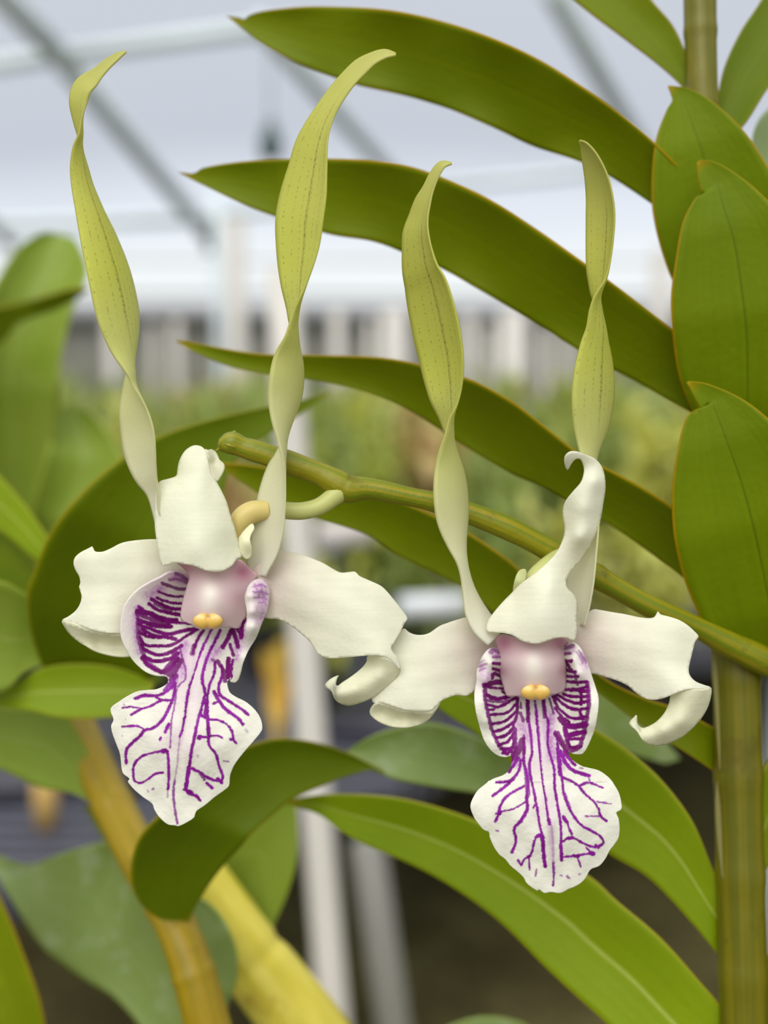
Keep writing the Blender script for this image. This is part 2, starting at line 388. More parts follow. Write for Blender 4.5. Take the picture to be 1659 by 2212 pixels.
# dark bracket where the rafter meets the purlin
a = Acc(); q = on_roof(450, 470)+drop*1.6; box(a, q, (0.16, 0.12, 0.13), 0.3); tube3(a, [q, q+np.array([0.0, 0, -0.16])], 0.03, 10)
tag(a.build('rafter_bracket', plain('bracket_steel', srgb(110, 108, 108), 0.5)), 'blurred dark steel bracket where the rafter meets the purlin left of centre', 'bracket')
a = Acc(); q = on_y(585, 312, 7.2); tube3(a, [q+np.array([0, 0, .13]), q+np.array([0, 0, .05]), q, q+np.array([0, 0, -.09])], [0.03, 0.05, 0.075, 0.05], 12)
tube3(a, [q+np.array([0, 0, .12]), q+np.array([0, 0, .6])], 0.008, 8)
tag(a.build('hanging_sprinkler', plain('dark_teal_plastic', srgb(62, 84, 82), 0.5)), 'dark blurred sprinkler hanging from the roof behind the leaf tips', 'sprinkler')
# far end: pale sheeting above, gutter band, dark sheet painted as the dim openings behind the posts
YB = 12.0
def wallband(name, r0, r1, mat, y=YB, th=0.05):
    z0 = on_y(830, r0, y)[2]; z1 = on_y(830, r1, y)[2]
    a = Acc(); box(a, (0, y, (z0+z1)/2), (27.8, th, abs(z0-z1))); return struct(a.build(name, mat))
wallband('wall_back', 676, 1000, DRK)
wallband('trim_8', 655, 692, plain('gutter_grey', srgb(150, 152, 156), 0.6, 0.1, 1), YB-0.15)
wallband('trim_9', 628, 641, LGT, YB-0.1)
wallband('trim_10', 560, 568, LGT, YB-0.1, 0.03)
# posts seen beyond the benches
posts = [(508, 470, 900, 7.0, .055, 'white'), (468, 400, 640, 8.6, .035, 'grey'), (380, 690, 880, 10, .035, 'w'), (728, 670, 880, 9.2, .05, 'w'), (852, 668, 930, 7.6, .085, 'w'), (800, 690, 860, 10.5, .03, 'w'), (940, 690, 860, 10.2, .03, 'w'), (1012, 680, 870, 9.6, .05, 'w'),
         (1110, 672, 880, 7.4, .085, 'w'), (1180, 700, 860, 10, .03, 'w'), (1428, 540, 720, 8.2, .06, 'w'), (240, 690, 900, 9.5, .05, 'w'), (1060, 700, 860, 10.8, .03, 'w'), (1230, 705, 850, 10.4, .03, 'w'), (640, 690, 850, 10.6, .03, 'w'), (330, 700, 860, 10.4, .025, 'w')]
n = 11
for px, r0, r1, y, r, k in posts:
    p0 = on_y(px, r0, y); a = Acc(); tube3(a, [(p0[0], y, 0), (p0[0], y, p0[2]/2), (p0[0], y, p0[2])], r, 12)
    struct(a.build('trim_%d' % n, WHT if k != 'grey' else MET)); n += 1

# bench with black mat and its plants
ZB = 0.98
def fe(px):   # front edge row of the bench
    return np.interp(px, [-1500, -400, 0, 500, 850, 1300, 1600, 2200], [2190, 2010, 1925, 1800, 1708, 1450, 1395, 1240])
tb = NT('black_bench_mat'); c = tb.n('ShaderNodeTexCoord'); wv = tb.n('ShaderNodeTexWave'); wv.inputs['Scale'].default_value = 9; wv.bands_direction = 'Y'; wv.inputs['Distortion'].default_value = 1.0
tb.l(c.outputs['Object'], wv.inputs['Vector'])
tb.surf(tb.mix(wv.outputs[0], srgb(34, 34, 42), srgb(84, 84, 98)), 0.5, 0.4, 0, None, wv.outputs[0], 0.5, 0.02)
fr = [on_z(px, fe(px), ZB) for px in (-1500, -400, 0, 500, 850, 1300, 1600, 2200)]
a = Acc(); N_ = len(fr); top = np.array(fr+[np.array([p[0]*1.0+ (p[0])*5.0, 9.0, ZB]) for p in fr])
V = np.vstack([top, top-np.array([0, 0, 0.035])]); M_ = 2*N_
f = [(i, i+1, N_+i+1, N_+i) for i in range(N_-1)] + [(M_+i+1, M_+i, M_+N_+i, M_+N_+i+1) for i in range(N_-1)] + [(i+1, i, M_+i, M_+i+1) for i in range(N_-1)]
a.add(V, f); bo = a.build('plant_bench', tb.m)
for p_ in bo.data.polygons: p_.use_smooth = False
tag(bo, 'long plant bench covered with black mat behind the blooms', 'bench')
for (px, dy) in ((-150, .12), (1800, .3)):
    q = on_z(px, fe(px), ZB)+np.array([0, dy, 0]); a = Acc(); tube3(a, [(q[0], q[1], 0), (q[0], q[1], ZB-.03)], 0.02, 10)
    a.build('leg', MET, bo)
# two pipes under and through the bench edge
a = Acc(); tube3(a, [on_y(748, 2500, 0.98), on_y(722, 2212, 1.0), on_y(672, 1600, 1.03), on_y(652, 1300, 1.05), on_y(628, 900, 1.08), on_y(608, 585, 1.10)], 0.0138, 24)
q0 = on_y(748, 2500, 0.98); tube3(a, [q0, (q0[0]+.04, q0[1]-.02, 0.0)], 0.0138, 24)
tag(a.build('white_pipe', WHT), 'slender white plastic pipe standing upright between the two blooms', 'pipe')
a = Acc(); g0 = on_y(792, 1822, 1.3); g1 = on_y(852, 2230, 1.27); tube3(a, [g0+(g0-g1)*0.03, g0+(g0-g1)*0.01, g0, g1, (g1[0]+.05, g1[1], 0)], [.008, .017, .0195, .0195, .0195], 24)
tag(a.build('grey_pipe', plain('grey_pipe_steel', srgb(128, 126, 118), 0.4, 0.1, 10)), 'grey round topped pipe standing right of the white pipe under the bench', 'pipe')

# potted plants in rows on the bench
FOLS = [NT('foliage_mid').surf(srgb(164, 174, 80), 0.4, 0.4, 0.35, srgb(205, 210, 90)), NT('foliage_yellowish').surf(srgb(196, 196, 104), 0.45, 0.4, 0.35, srgb(210, 210, 90)),
        NT('foliage_deep').surf(srgb(134, 150, 72), 0.4, 0.4, 0.35, srgb(170, 185, 80)), NT('foliage_straw').surf(srgb(204, 178, 124), 0.6, 0.3, 0.25, srgb(215, 185, 110))]
POT = plain('pot_plastic', srgb(52, 50, 52), 0.5); POTC = plain('pot_clay', srgb(150, 110, 70), 0.8)
TAGM = plain('tag_white', srgb(232, 236, 240), 0.4, 0.03); TAGY = plain('yellow_petals', srgb(222, 186, 84), 0.5, 0.15, 40)
def blade(acc, b, az, el, ln, wd_, droop, nv=8):
    p = []; d = np.array([math.cos(az)*math.cos(el), math.sin(az)*math.cos(el), math.sin(el)]); x = np.array(b, float)
    for i in range(nv):
        p.append(x.copy()); x = x+d*ln/(nv-1); d = d+np.array([0, 0, -droop/nv]); d /= np.linalg.norm(d)
    p = np.array(p); t = np.linspace(0, 1, nv); w = wd_*np.sin(np.pi*np.clip(t*0.9+0.08, 0, 1))**0.7; w[-1] = wd_*0.05
    s = np.array([-math.sin(az), math.cos(az), 0]); up = np.array([0, 0, 1.0])
    V = np.stack([p+s*w[:, None]+up*w[:, None]*.35, p, p-s*w[:, None]+up*w[:, None]*.35], 1).reshape(-1, 3)
    acc.add(V, gridfaces(nv, 3))
def potted(kind, rs):
    r = thing('potted_orchid', '', 'plant', (0, 0, 0)); random.seed(rs)
    a = Acc(); t = [(.0, .038), (.0, .040), (.045, .047), (.085, .055), (.085, .062), (.1, .063), (.1, .057), (.085, .05)]
    ang = np.linspace(0, 2*math.pi, 20, endpoint=False)
    V = np.array([[rr*math.cos(q), rr*math.sin(q), z] for z, rr in t for q in ang]); a.add(V, gridfaces(len(t), 20, True)+[tuple(range(20))[::-1], tuple(7*20+i for i in range(20))]); a.build('pot', POT if kind != 3 else POTC, r)
    fo = Acc()
    for i in range(11):
        az = random.uniform(0, 6.28); ca = Acc(); hgt = random.uniform(.06, .32); bx = random.uniform(-.03, .03); by = random.uniform(-.03, .03)
        tp = np.array([bx+math.cos(az)*.05, by+math.sin(az)*.05, .09+hgt]); tube3(fo, [(bx, by, .08), (bx*.6+tp[0]*.4, by*.6+tp[1]*.4, .09+hgt*.5), tp], [.005, .008, .004], 6)
        for k in range(8):
            tt = random.uniform(.2, 1); b = np.array([bx, by, .09])*(1-tt)+tp*tt
            blade(fo, b, random.uniform(0, 6.28), random.uniform(.3, 1.3), random.uniform(.06, .12), random.uniform(.010, .018), random.uniform(.6, 2.6))
    fo.build('foliage', FOLS[kind], r)
    return r
def copy_tree(o):
    c_ = o.copy(); COL.objects.link(c_)
    for ch in o.children:
        d = ch.copy(); COL.objects.link(d); d.parent = c_
    return c_
protos = [potted(k, 11+k) for k in range(4)]
LBK = ['mid green bushy', 'yellow green', 'deep green', 'straw coloured']
def bench_label(k, x, y):
    row = 'front rows' if y < 2.4 else 'middle rows' if y < 4 else 'far rows'
    side = 'left of the white pipe' if x < -.085*y else 'behind the flower stalk' if x < .06*y else 'towards the right cane'
    return '%s potted orchid in the %s %s' % (LBK[k], row, side), '%s orchids, %s, %s' % (LBK[k], row, side)
used = [False]*4; random.seed(5); rowsY = [1.70, 1.93, 2.17, 2.42, 2.68, 2.96, 3.26, 3.6, 4.0, 4.45, 4.95, 5.5, 6.1, 6.8]
for j, y in enumerate(rowsY):
    half = y*0.36; stepx = 0.195+0.022*y
    x = -half+random.uniform(0, .1)
    while x < half:
        yy = y+random.uniform(-.02, .02)
        k = random.choice([0, 0, 1, 1, 2, 2, 2, 3])
        # the bare stretch of mat at the right front
        if not (x > 0.26*y and y < 2.3):
            o = protos[k] if not used[k] else copy_tree(protos[k]); used[k] = True
            o.location = (x, yy, ZB); o.rotation_euler = (0, 0, random.uniform(0, 6.28)); s = random.uniform(.8, 1.15)*(1 if y > 2 else .7); o.scale = (s, s, s)
            o['label'], o['group'] = bench_label(k, x, yy)
        x += stepx*random.uniform(.97, 1.08)
# small bright things between the plants
def tagcard(px, py, y, w, h, label, name='plant_tag', rz=0.2, mat=None, stem=True):
    q = on_y(px, py, y); a = Acc(); box(a, q, (w, 0.002, h), rz)
    o = tag(a.build(name, mat or TAGM), label, 'plant label')
    a = Acc(); box(a, (q[0], q[1]+.002, (q[2]+ZB)/2-h/4), (.003, .002, max(.02, q[2]-h/2-ZB+.01)), rz); a.build('stake', FOLS[2], o)
    return o
tagcard(935, 1308, 1.45, .085, .028, 'white plant label blurred beside the left sepal of the lower bloom', rz=.15)
tagcard(745, 1152, 1.6, .075, .035, 'pale pinkish label blurred right of the white pipe', mat=plain('tag_pale', srgb(214, 206, 202), 0.5))
tagcard(705, 1175, 1.9, .03, .03, 'small bluish white label just right of the white pipe')
a = Acc(); q = on_y(598, 1490, 1.25)
for k in range(5): blade(a, q+np.array([0, 0, -.05+.012*k]), 1.2*k+.4, 1.35, .065, .012, .5)
tube3(a, [(q[0], q[1], ZB), q], .003, 8)
tag(a.build('yellow_bloom', TAGY), 'yellow blurred bloom upright on the bench left of white pipe', 'flower')
a = Acc(); q = on_z(100, 1790, ZB); tube3(a, [q+np.array([0, 0, 0]), q+np.array([0, 0, .032]), q+np.array([0, 0, .056])], [.011, .0135, .0125], 16)
tag(a.build('bamboo_stub', plain('tan_bamboo', srgb(184, 150, 84), 0.6)), 'short tan cane stub standing on the black bench at lower left', 'stub')
a = Acc(); 
for k in range(6):
    q = on_z(260+20*k, 1800-8*k, ZB); 
q = on_z(10, 1760, ZB); box(a, q+np.array([0.0, .1, .012]), (.3, .12, .024), .2); bx_ = a.build('black_tray', plain('tray_black', srgb(58, 56, 66), 0.45), None)
tag(bx_, 'flat black plastic tray lying on bench at lower left', 'tray')
a = Acc(); q = on_z(880, 1600, ZB); box(a, q+np.array([0, .03, .012]), (.22, .1, .024), -.25)
tag(a.build('black_tray', bpy.data.materials['tray_black']), 'flat black plastic tray on bench between the blooms', 'tray')

# near bench below the frame that carries the close plants
ZN = CAM[2]-0.50
a = Acc(); box(a, (0.0, 0.16, ZN-.015), (1.1, 0.62, .03)); nb = a.build('near_bench', tb.m); tag(nb, 'black topped bench under the near orchid plants', 'bench')
for p_ in nb.data.polygons: p_.use_smooth = False
for sx_ in (-.5, .5):
    for sy_ in (-.1, .42):
        a = Acc(); box(a, (sx_, sy_, (ZN-.03)/2), (.04, .04, ZN-.03)); a.build('leg', MET, nb)
def pot_at(root, x, y):
    a = Acc(); t = [(.0, .026), (.0, .028), (.07, .033), (.12, .036), (.12, .039), (.135, .04), (.135, .036), (.11, .034)]
    ang = np.linspace(0, 2*math.pi, 32, endpoint=False)
    V = np.array([[x+rr*math.cos(q), y+rr*math.sin(q), ZN+z] for z, rr in t for q in ang]); a.add(V, gridfaces(len(t), 32, True)+[tuple(range(32))[::-1], tuple(7*32+i for i in range(32))]); a.build('pot', POT, root)

# ================================================================== PLANT ON THE RIGHT
SX, SY = (P(1610, 2300, 430)[0]+.005, P(1610, 2300, 430)[1]+.03)
R1 = thing('orchid_plant', 'tall orchid plant at right bearing the two white and purple blooms', 'plant', (SX, SY, ZN))
pot_at(R1, SX, SY)
def nodes(ps, amp=0.06, w=0.012):
    def f(t):
        r = np.ones_like(t)
        for p_ in ps: r = r + amp*np.exp(-((t-p_)/w)**2)
        return r
    return f
a = Acc(); q = crom([(1512, -160, 470, 36), (1512, 0, 460, 35), (1514, 120, 450, 34), (1518, 230, 440, 34), (1535, 500, 440, 36), (1560, 900, 440, 40), (1585, 1300, 430, 48), (1592, 1500, 425, 50), (1596, 1750, 425, 51), (1602, 2000, 425, 51), (1608, 2260, 430, 51)], 20)
w = P(q[:, 0], q[:, 1], q[:, 2]); r = q[:, 3]*(DF+q[:, 2]*U)/F; t_ = np.linspace(0, 1, len(r)); r *= nodes([.07, .155, .3, .42, .55, .68, .77, .855, .94])(t_)
w = np.vstack([w, [(SX, SY, ZN+.2), (SX, SY, ZN+.1)]]); r = np.r_[r, r[-1], r[-1]]
tube3(a, w, r, 28); a.build('cane', CANE, R1)
a = Acc(); q = crom([(1752, 1400, 430, 20), (1748, 1500, 425, 36), (1750, 1800, 425, 38), (1745, 2300, 430, 40)], 12)
w = P(q[:, 0], q[:, 1], q[:, 2]); r = q[:, 3]*(DF+q[:, 2]*U)/F
w = np.vstack([w, [(SX+.006, SY, ZN+.2), (SX+.004, SY, ZN+.12)]]); r = np.r_[r, r[-1], r[-1]]; tube3(a, w, r, 24); a.build('cane', CANE, R1)
def leaf(L, R, z, mat=G1, root=R1, **k): return loft('leaf', L, R, z, mat, root, **k)
# strap leaves sweeping to the left
leaf([(490, 35), (515, 38), (530, 42), (545, 30), (600, 20), (700, 14), (850, 24), (1000, 60), (1150, 122), (1260, 190), (1350, 255), (1430, 325), (1530, 430)],
     [(490, 35), (530, 66), (560, 90), (650, 140), (760, 180), (860, 203), (960, 232), (1050, 268), (1150, 315), (1260, 352), (1340, 395), (1420, 450), (1540, 540)], [620, 520, 430, 390, 430], tilt=[10, 60, 80, 60], cup=-25, wave=10)
leaf([(385, 372), (410, 374), (424, 377), (434, 364), (520, 350), (640, 343), (760, 345), (860, 355), (940, 378), (1050, 428), (1150, 490), (1260, 568), (1360, 640), (1450, 712), (1570, 820)],
     [(385, 372), (415, 388), (440, 400), (560, 455), (700, 503), (800, 520), (870, 545), (950, 578), (1060, 640), (1180, 712), (1270, 770), (1370, 822), (1440, 862), (1500, 895), (1590, 950)], [560, 470, 400, 370, 420], tilt=[10, 60, 80, 60], cup=-25, wave=10)
leaf([(380, 736), (410, 738), (440, 745), (560, 765), (700, 768), (850, 777), (1000, 815), (1100, 865), (1180, 925), (1250, 980), (1320, 1018), (1400, 1062), (1470, 1112), (1590, 1230)],
     [(380, 738), (410, 755), (430, 765), (500, 792), (600, 812), (700, 825), (800, 850), (900, 895), (1000, 962), (1100, 1020), (1180, 1055), (1250, 1095), (1320, 1135), (1400, 1190), (1480, 1252), (1600, 1370)], [620, 520, 430, 380, 410], tilt=[10, 60, 80, 60], cup=-25, wave=8)
leaf([(470, 1000), (540, 1005), (640, 1022), (760, 1055), (860, 1082), (940, 1115), (1015, 1154), (1067, 1188), (1116, 1226), (1190, 1310), (1281, 1446), (1382, 1505), (1470, 1535), (1590, 1600)],
     [(470, 1002), (520, 1040), (600, 1090), (688, 1122), (790, 1154), (862, 1201), (945, 1240), (1006, 1275), (1080, 1335), (1180, 1415), (1284, 1490), (1382, 1562), (1504, 1640), (1590, 1700)], [(0,640), (.25,540), (.5,480), (.8,440), (.93,440), (1,470)], mat=G1, tilt=[40, 40, 30, 0], cup=-20)
leaf([(880, 1440), (960, 1445), (1060, 1470), (1160, 1505), (1289, 1578), (1357, 1623), (1426, 1683), (1495, 1774), (1545, 1890), (1600, 2000)],
     [(880, 1442), (946, 1527), (1037, 1591), (1150, 1690), (1240, 1785), (1321, 1848), (1403, 1898), (1495, 1994), (1545, 2055), (1600, 2120)], [(0,700), (.25,620), (.5,540), (.75,470), (.9,445), (1,480)], mat=G3, tilt=[40, 40, 30, 0], fold=[-25, -25, -25, 0])
leaf([(622, 1728), (720, 1716), (860, 1724), (1000, 1762), (1130, 1820), (1266, 1889), (1334, 1948), (1426, 2026), (1508, 2117), (1563, 2186), (1610, 2300)],
     [(622, 1738), (690, 1760), (760, 1810), (900, 1873), (991, 1925), (1083, 1994), (1174, 2085), (1243, 2150), (1310, 2210), (1400, 2300), (1560, 2430)], [(0,900), (.25,760), (.5,620), (.75,500), (.9,450), (1,480)], mat=G3, tilt=[30, 30, 20, 0], fold=[-40, -40, -30, 0], lab='broad lime leaf with a pale midrib')
# leaves turned to the viewer at right
leaf([(1443, 186), (1450, 205), (1452, 218), (1440, 238), (1420, 290), (1410, 350), (1408, 430), (1416, 490), (1432, 550), (1455, 610), (1500, 690), (1560, 760)],
     [(1448, 185), (1490, 192), (1540, 220), (1600, 275), (1640, 330), (1680, 400), (1710, 480), (1722, 560), (1715, 640), (1690, 710), (1650, 760), (1600, 790)], [360, 340, 360, 400, 440], mat=G2, tilt=-30, cup=-25)
leaf([(1505, 352), (1508, 385), (1515, 420), (1502, 428), (1475, 480), (1460, 560), (1450, 640), (1452, 710), (1462, 790), (1480, 850), (1520, 930), (1590, 1010)],
     [(1510, 346), (1545, 350), (1590, 375), (1640, 415), (1700, 480), (1740, 560), (1765, 650), (1770, 740), (1755, 830), (1720, 910), (1670, 980), (1610, 1030)], [260, 240, 260, 330, 430], mat=G2, tilt=-30, cup=-25)
leaf([(1483, 826), (1500, 858), (1516, 889), (1495, 889), (1476, 920), (1456, 1020), (1452, 1100), (1460, 1180), (1485, 1270), (1530, 1362), (1600, 1418), (1680, 1465)],
     [(1488, 824), (1530, 830), (1600, 860), (1660, 905), (1740, 985), (1790, 1080), (1810, 1180), (1810, 1270), (1790, 1350), (1760, 1410), (1720, 1450), (1690, 1470)], [180, 170, 200, 280, 420], mat=G2, tilt=-30, cup=-25, lab='leaf with fine pale scratches, turned to the viewer')
# top leaves
leaf([(1330, -120), (1400, -10), (1450, 50), (1475, 100), (1490, 150), (1515, 230)], [(1130, -140), (1200, -40), (1262, 18), (1360, 92), (1425, 142), (1475, 188), (1515, 240)], [560, 520, 480, 450], tilt=30, cup=-20)
leaf([(1720, -150), (1650, -10), (1600, 68), (1565, 145), (1548, 220), (1530, 270)], [(1850, -120), (1760, 40), (1700, 135), (1655, 195), (1605, 272), (1540, 330)], [560, 520, 480, 450], tilt=-30, cup=-20, mat=G6)
leaf([(1800, 150), (1720, 200), (1660, 235), (1630, 280), (1620, 350), (1590, 420)], [(1850, 300), (1800, 360), (1740, 420), (1680, 450), (1640, 460), (1600, 460)], [900, 800, 650, 480], mat=G4)
leaf([(1760, 1540), (1700, 1590), (1650, 1660), (1625, 1740), (1610, 1850)], [(1830, 1700), (1760, 1760), (1700, 1800), (1660, 1870), (1620, 1930)], [560, 520, 480, 430], mat=G3)
leaf([(1800, 1980), (1720, 2010), (1660, 2060), (1625, 2130), (1610, 2220)], [(1850, 2150), (1780, 2200), (1720, 2260), (1660, 2300), (1620, 2330)], [560, 520, 480, 430], mat=G2)
# papery sheath edges along the cane
for (L_, R_) in (([(1534, 1385), (1541, 1480), (1549, 1600), (1554, 1665)], [(1545, 1385), (1552, 1480), (1556, 1600), (1556, 1668)]), ([(1548, 1690), (1545, 1740), (1549, 1810), (1560, 1900)], [(1549, 1688), (1556, 1740), (1560, 1810), (1562, 1900)])):
    loft('sheath', L_, R_, [380, 385, 390, 392], NT('papery_sheath').surf(srgb(150, 144, 84), 0.6, 0.3, 0.3, srgb(170, 160, 80)), R1, nu=5, nv=30, th=2)
# flower stalk
a = Acc(); tubepx(a, [(474, 968, 88, 8), (486, 962, 88, 20), (503, 958, 90, 25), (530, 968, 92, 24), (570, 980, 94, 24), (625, 1000, 96, 25), (690, 1024, 98, 26), (735, 1048, 100, 31), (755, 1056, 102, 29), (800, 1056, 104, 23), (870, 1070, 110, 22), (950, 1088, 118, 23), (1050, 1122, 130, 24), (1120, 1152, 140, 25), (1195, 1192, 150, 27), (1240, 1215, 160, 24), (1300, 1252, 180, 23), (1400, 1308, 220, 24), (1500, 1352, 280, 25), (1570, 1388, 318, 28), (1620, 1412, 335, 30), (1680, 1444, 370, 31), (1745, 1485, 415, 32)],
              bump=lambda t: 1+0.03*np.sin(t*90)+0.10*np.exp(-((t-.72)/.008)**2)+0.05*np.sin(t*37))
tubepx(a, [(500, 962, 88, 25), (504, 948, 86, 18), (506, 936, 85, 8), (507, 930, 85, 2)], 12)
tubepx(a, [(478, 966, 88, 6), (470, 972, 86, 3), (462, 976, 85, 1)], 8)
a.build('flower_stalk', STALK, R1)

# ------------------------------------------------------------------ flower colouring
def lin(c): return np.array(srgb(*c)[:3])
def segd(x, y, pl):
    d = np.full(len(x), 1e9)
    if len(pl) == 1: return np.hypot(x-pl[0][0], y-pl[0][1])
    for (ax, ay), (bx, by) in zip(pl[:-1], pl[1:]):
        vx, vy = bx-ax, by-ay; t = np.clip(((x-ax)*vx+(y-ay)*vy)/(vx*vx+vy*vy+1e-9), 0, 1)
        d = np.minimum(d, np.hypot(x-ax-t*vx, y-ay-t*vy))
    return d
def veined(strokes, soft, base_fn, throat=0):
    """strokes: (polyline, width, strength) in photo pixels"""
    def f(x, y):
        base = base_fn(x, y); ns = (vnoise(x/2.2, y/2.2)-.5)*2.6+(vnoise(x/6, y/6)-.5)*3.2; k = np.zeros(len(x))
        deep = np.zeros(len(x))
        for pl, w, s in strokes:
            if len(pl) > 2: pl2 = [tuple(p) for p in crom(pl, 4)]
            else: pl2 = pl
            X = np.array(pl2); m = (x > X[:, 0].min()-w-9) & (x < X[:, 0].max()+w+9) & (y > X[:, 1].min()-w-9) & (y < X[:, 1].max()+w+9)
            if not m.any(): continue
            d = segd(x[m], y[m], pl2)+ns[m]*(0.55 if w > 2.5 else 0.35)
            kk = s*np.clip((w/2+.45-d)/1.3+.5, 0, 1); k[m] = np.maximum(k[m], kk)
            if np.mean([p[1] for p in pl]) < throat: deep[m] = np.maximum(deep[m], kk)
        s2 = np.zeros(len(x))
        for pl, w, s in soft:
            d = segd(x, y, pl); s2 = np.maximum(s2, 1.35*s*np.exp(-(d/w)**2)*(.55+.9*vnoise(x/4, y/4)))
        s2 = np.clip(s2, 0, 1)
        c = base*(1-s2[:, None]*.75)+lin((172, 70, 180))*s2[:, None]*.75
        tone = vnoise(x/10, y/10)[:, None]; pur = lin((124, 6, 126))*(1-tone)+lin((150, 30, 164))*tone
        dk = (deep*.9)[:, None]; pur = pur*(1-dk)+(lin((104, 2, 88))*(1-tone)+lin((126, 10, 118))*tone)*dk  # throat strokes: deeper purple, with the shade of the hollow lobes painted in
        c = c*(1-k[:, None])+pur*k[:, None]
        return np.column_stack([c, np.ones(len(x))])
    return f
def sepcol(cx, cy, pink=0.0):
    def f(x, y):
        c = np.tile(lin((243, 241, 221)), (len(x), 1)); r = np.hypot(x-cx, y-cy)
        n_ = vnoise(x/60+3, y/3.0)*0.5+vnoise(x/25, y/60)*.5
        c = c*(1-(0.10*(n_-.3))[:, None]); g = np.exp(-(r/90)**2)[:, None]*pink
        c = c*(1-g)+lin((212, 160, 176))*g
        return np.column_stack([c, np.ones(len(x))])
    return f
z1 = lambda p: Zc(120, 900, 3.318, p); z2 = lambda p: Zc(200, 1180, 3.567, p); z3 = lambda p: Zc(500, 1100, 2.765, p)
z4 = lambda p: Zc(980, 1320, 3.5675, p); z5 = lambda p: Zc(980, 950, 2.86, p); z6 = lambda p: Zc(100, 80, 1.975, p)
def st(conv, rows):
    o = []
    for lx, ly, rx, ry, s, w_ in rows:
        (a1, b1), (a2, b2) = conv([(lx, ly), (rx, ry)]); o.append((a1, b1, a2, b2, s, w_))
    return o
z7 = lambda p: Zc(480, 80, 1.891, p); z8 = lambda p: Zc(840, 280, 1.975, p)

# ================================================================== UPPER LEFT BLOOM
def rp_lab(o, l): o['label'] = l; return o
a = Acc(); tubepx(a, [(738, 1058, 96, 24), (722, 1072, 92, 21), (690, 1094, 86, 19), (650, 1104, 80, 19), (600, 1102, 74, 19), (555, 1104, 68, 23), (525, 1122, 66, 24), (515, 1160, 70, 24), (505, 1200, 70, 22)], 20)
FL1 = a.build('flower', PEDI, R1); rp_lab(FL1, 'upper left bloom with a broad upright sepal')
a = Acc(); tubepx(a, [(580, 1102, 66, 20), (545, 1106, 60, 24), (521, 1124, 58, 25), (512, 1150, 62, 22), (508, 1180, 66, 18)], 20)
a.build('ovary', OVAR, FL1)
ribbon('petal', st(z6, [(338, 60, 342, 64, 1, 3), (303, 70, 314, 92, 1, 11), (255, 100, 275, 132, 1, 18), (212, 136, 236, 178, 1, 24), (178, 156, 212, 216, 1, 31), (128, 198, 190, 245, 1, 34), (108, 262, 178, 290, 1, 32), (114, 340, 168, 350, .7, 32), (124, 415, 166, 412, .15, 34), (113, 480, 168, 465, -.6, 36), (112, 560, 186, 550, -1, 40), (120, 640, 212, 640, -1, 46), (140, 745, 258, 745, -1, 58), (162, 870, 315, 860, -1, 75), (190, 1005, 366, 985, -1, 88), (214, 1120, 396, 1095, -1, 92), (242, 1230, 410, 1195, -1, 88), (290, 1345, 402, 1315, -.95, 72), (334, 1432, 386, 1428, -.1, 62), (338, 1490, 390, 1478, .7, 56), (328, 1590, 436, 1565, 1, 60), (334, 1690, 470, 1665, 1, 68), (350, 1785, 480, 1765, 1, 66), (388, 1870, 484, 1865, 1, 55), (438, 1955, 488, 1930, .8, 46), (465, 2040, 500, 2030, .7, 42), (480, 2120, 560, 2110, .9, 44), (500, 2230, 600, 2210, 1, 46)]),
       [-10, 0, 10, 15, 20, 25, 30, 42, 60], PET, FL1, cup=18)
ribbon('petal', st(z7, [(708, 66, 712, 76, 1, 4), (655, 56, 672, 88, 1, 16), (600, 74, 625, 115, 1, 24), (552, 100, 590, 152, 1, 32), (500, 150, 545, 200, 1, 34), (448, 212, 510, 250, 1, 38), (398, 290, 477, 300, 1, 42), (350, 372, 452, 370, 1, 52), (310, 455, 443, 450, 1, 66), (284, 545, 441, 540, 1, 78), (254, 645, 438, 640, 1, 92), (234, 745, 425, 740, 1, 96), (234, 840, 412, 832, 1, 92), (242, 935, 385, 930, 1, 84), (258, 1030, 350, 1030, 1, 70), (271, 1105, 322, 1105, .7, 60), (278, 1175, 305, 1170, 0, 58), (262, 1235, 322, 1235, -.8, 60), (226, 1310, 342, 1310, -1, 64), (207, 1400, 346, 1400, -1, 70), (202, 1490, 332, 1490, -1, 66), (212, 1575, 302, 1572, -.9, 58), (224, 1640, 276, 1640, -.5, 52), (224, 1690, 268, 1690, .2, 52), (202, 1745, 270, 1750, .9, 54), (172, 1840, 272, 1832, 1, 56), (152, 1930, 270, 1915, 1, 60), (132, 2020, 262, 2005, 1, 64), (112, 2090, 242, 2095, 1, 62), (112, 2150, 212, 2160, 1, 52), (130, 2200, 185, 2205, 1, 30)]),
       [-20, -5, 5, 10, 10, 15, 20, 28, 45], PET, FL1, cup=18)
# left lateral sepal with its under curl
a = Acc(); sc1 = sepcol(480, 1260, .5)
sheet(a, z1([(725, 880), (600, 885), (480, 905), (400, 945), (340, 970), (290, 970), (275, 957), (267, 932), (240, 945), (180, 975), (140, 1010), (130, 1050), (145, 1100), (170, 1140), (180, 1190), (171, 1215), (180, 1250), (190, 1290), (180, 1340), (150, 1390), (100, 1430), (50, 1460), (130, 1480), (220, 1515), (330, 1545), (430, 1553), (500, 1552), (620, 1480), (800, 1300), (980, 1180), (1000, 1080), (860, 960), (780, 900)]),
      [(p[0], p[1], p[2]) for p in z1([(725, 880, 62), (480, 905, 34), (330, 975, 26), (267, 935, 34), (135, 1040, 18), (180, 1200, 26), (50, 1460, 34), (250, 1520, 4), (430, 1550, 6), (400, 1200, 22), (600, 1150, 30), (300, 1380, 8), (600, 1480, 40), (980, 1150, 72), (800, 1000, 66)])], 5, sc1,
      extra=lambda x, y: 0.5*np.sin((y-1180)/7.0+x/120))
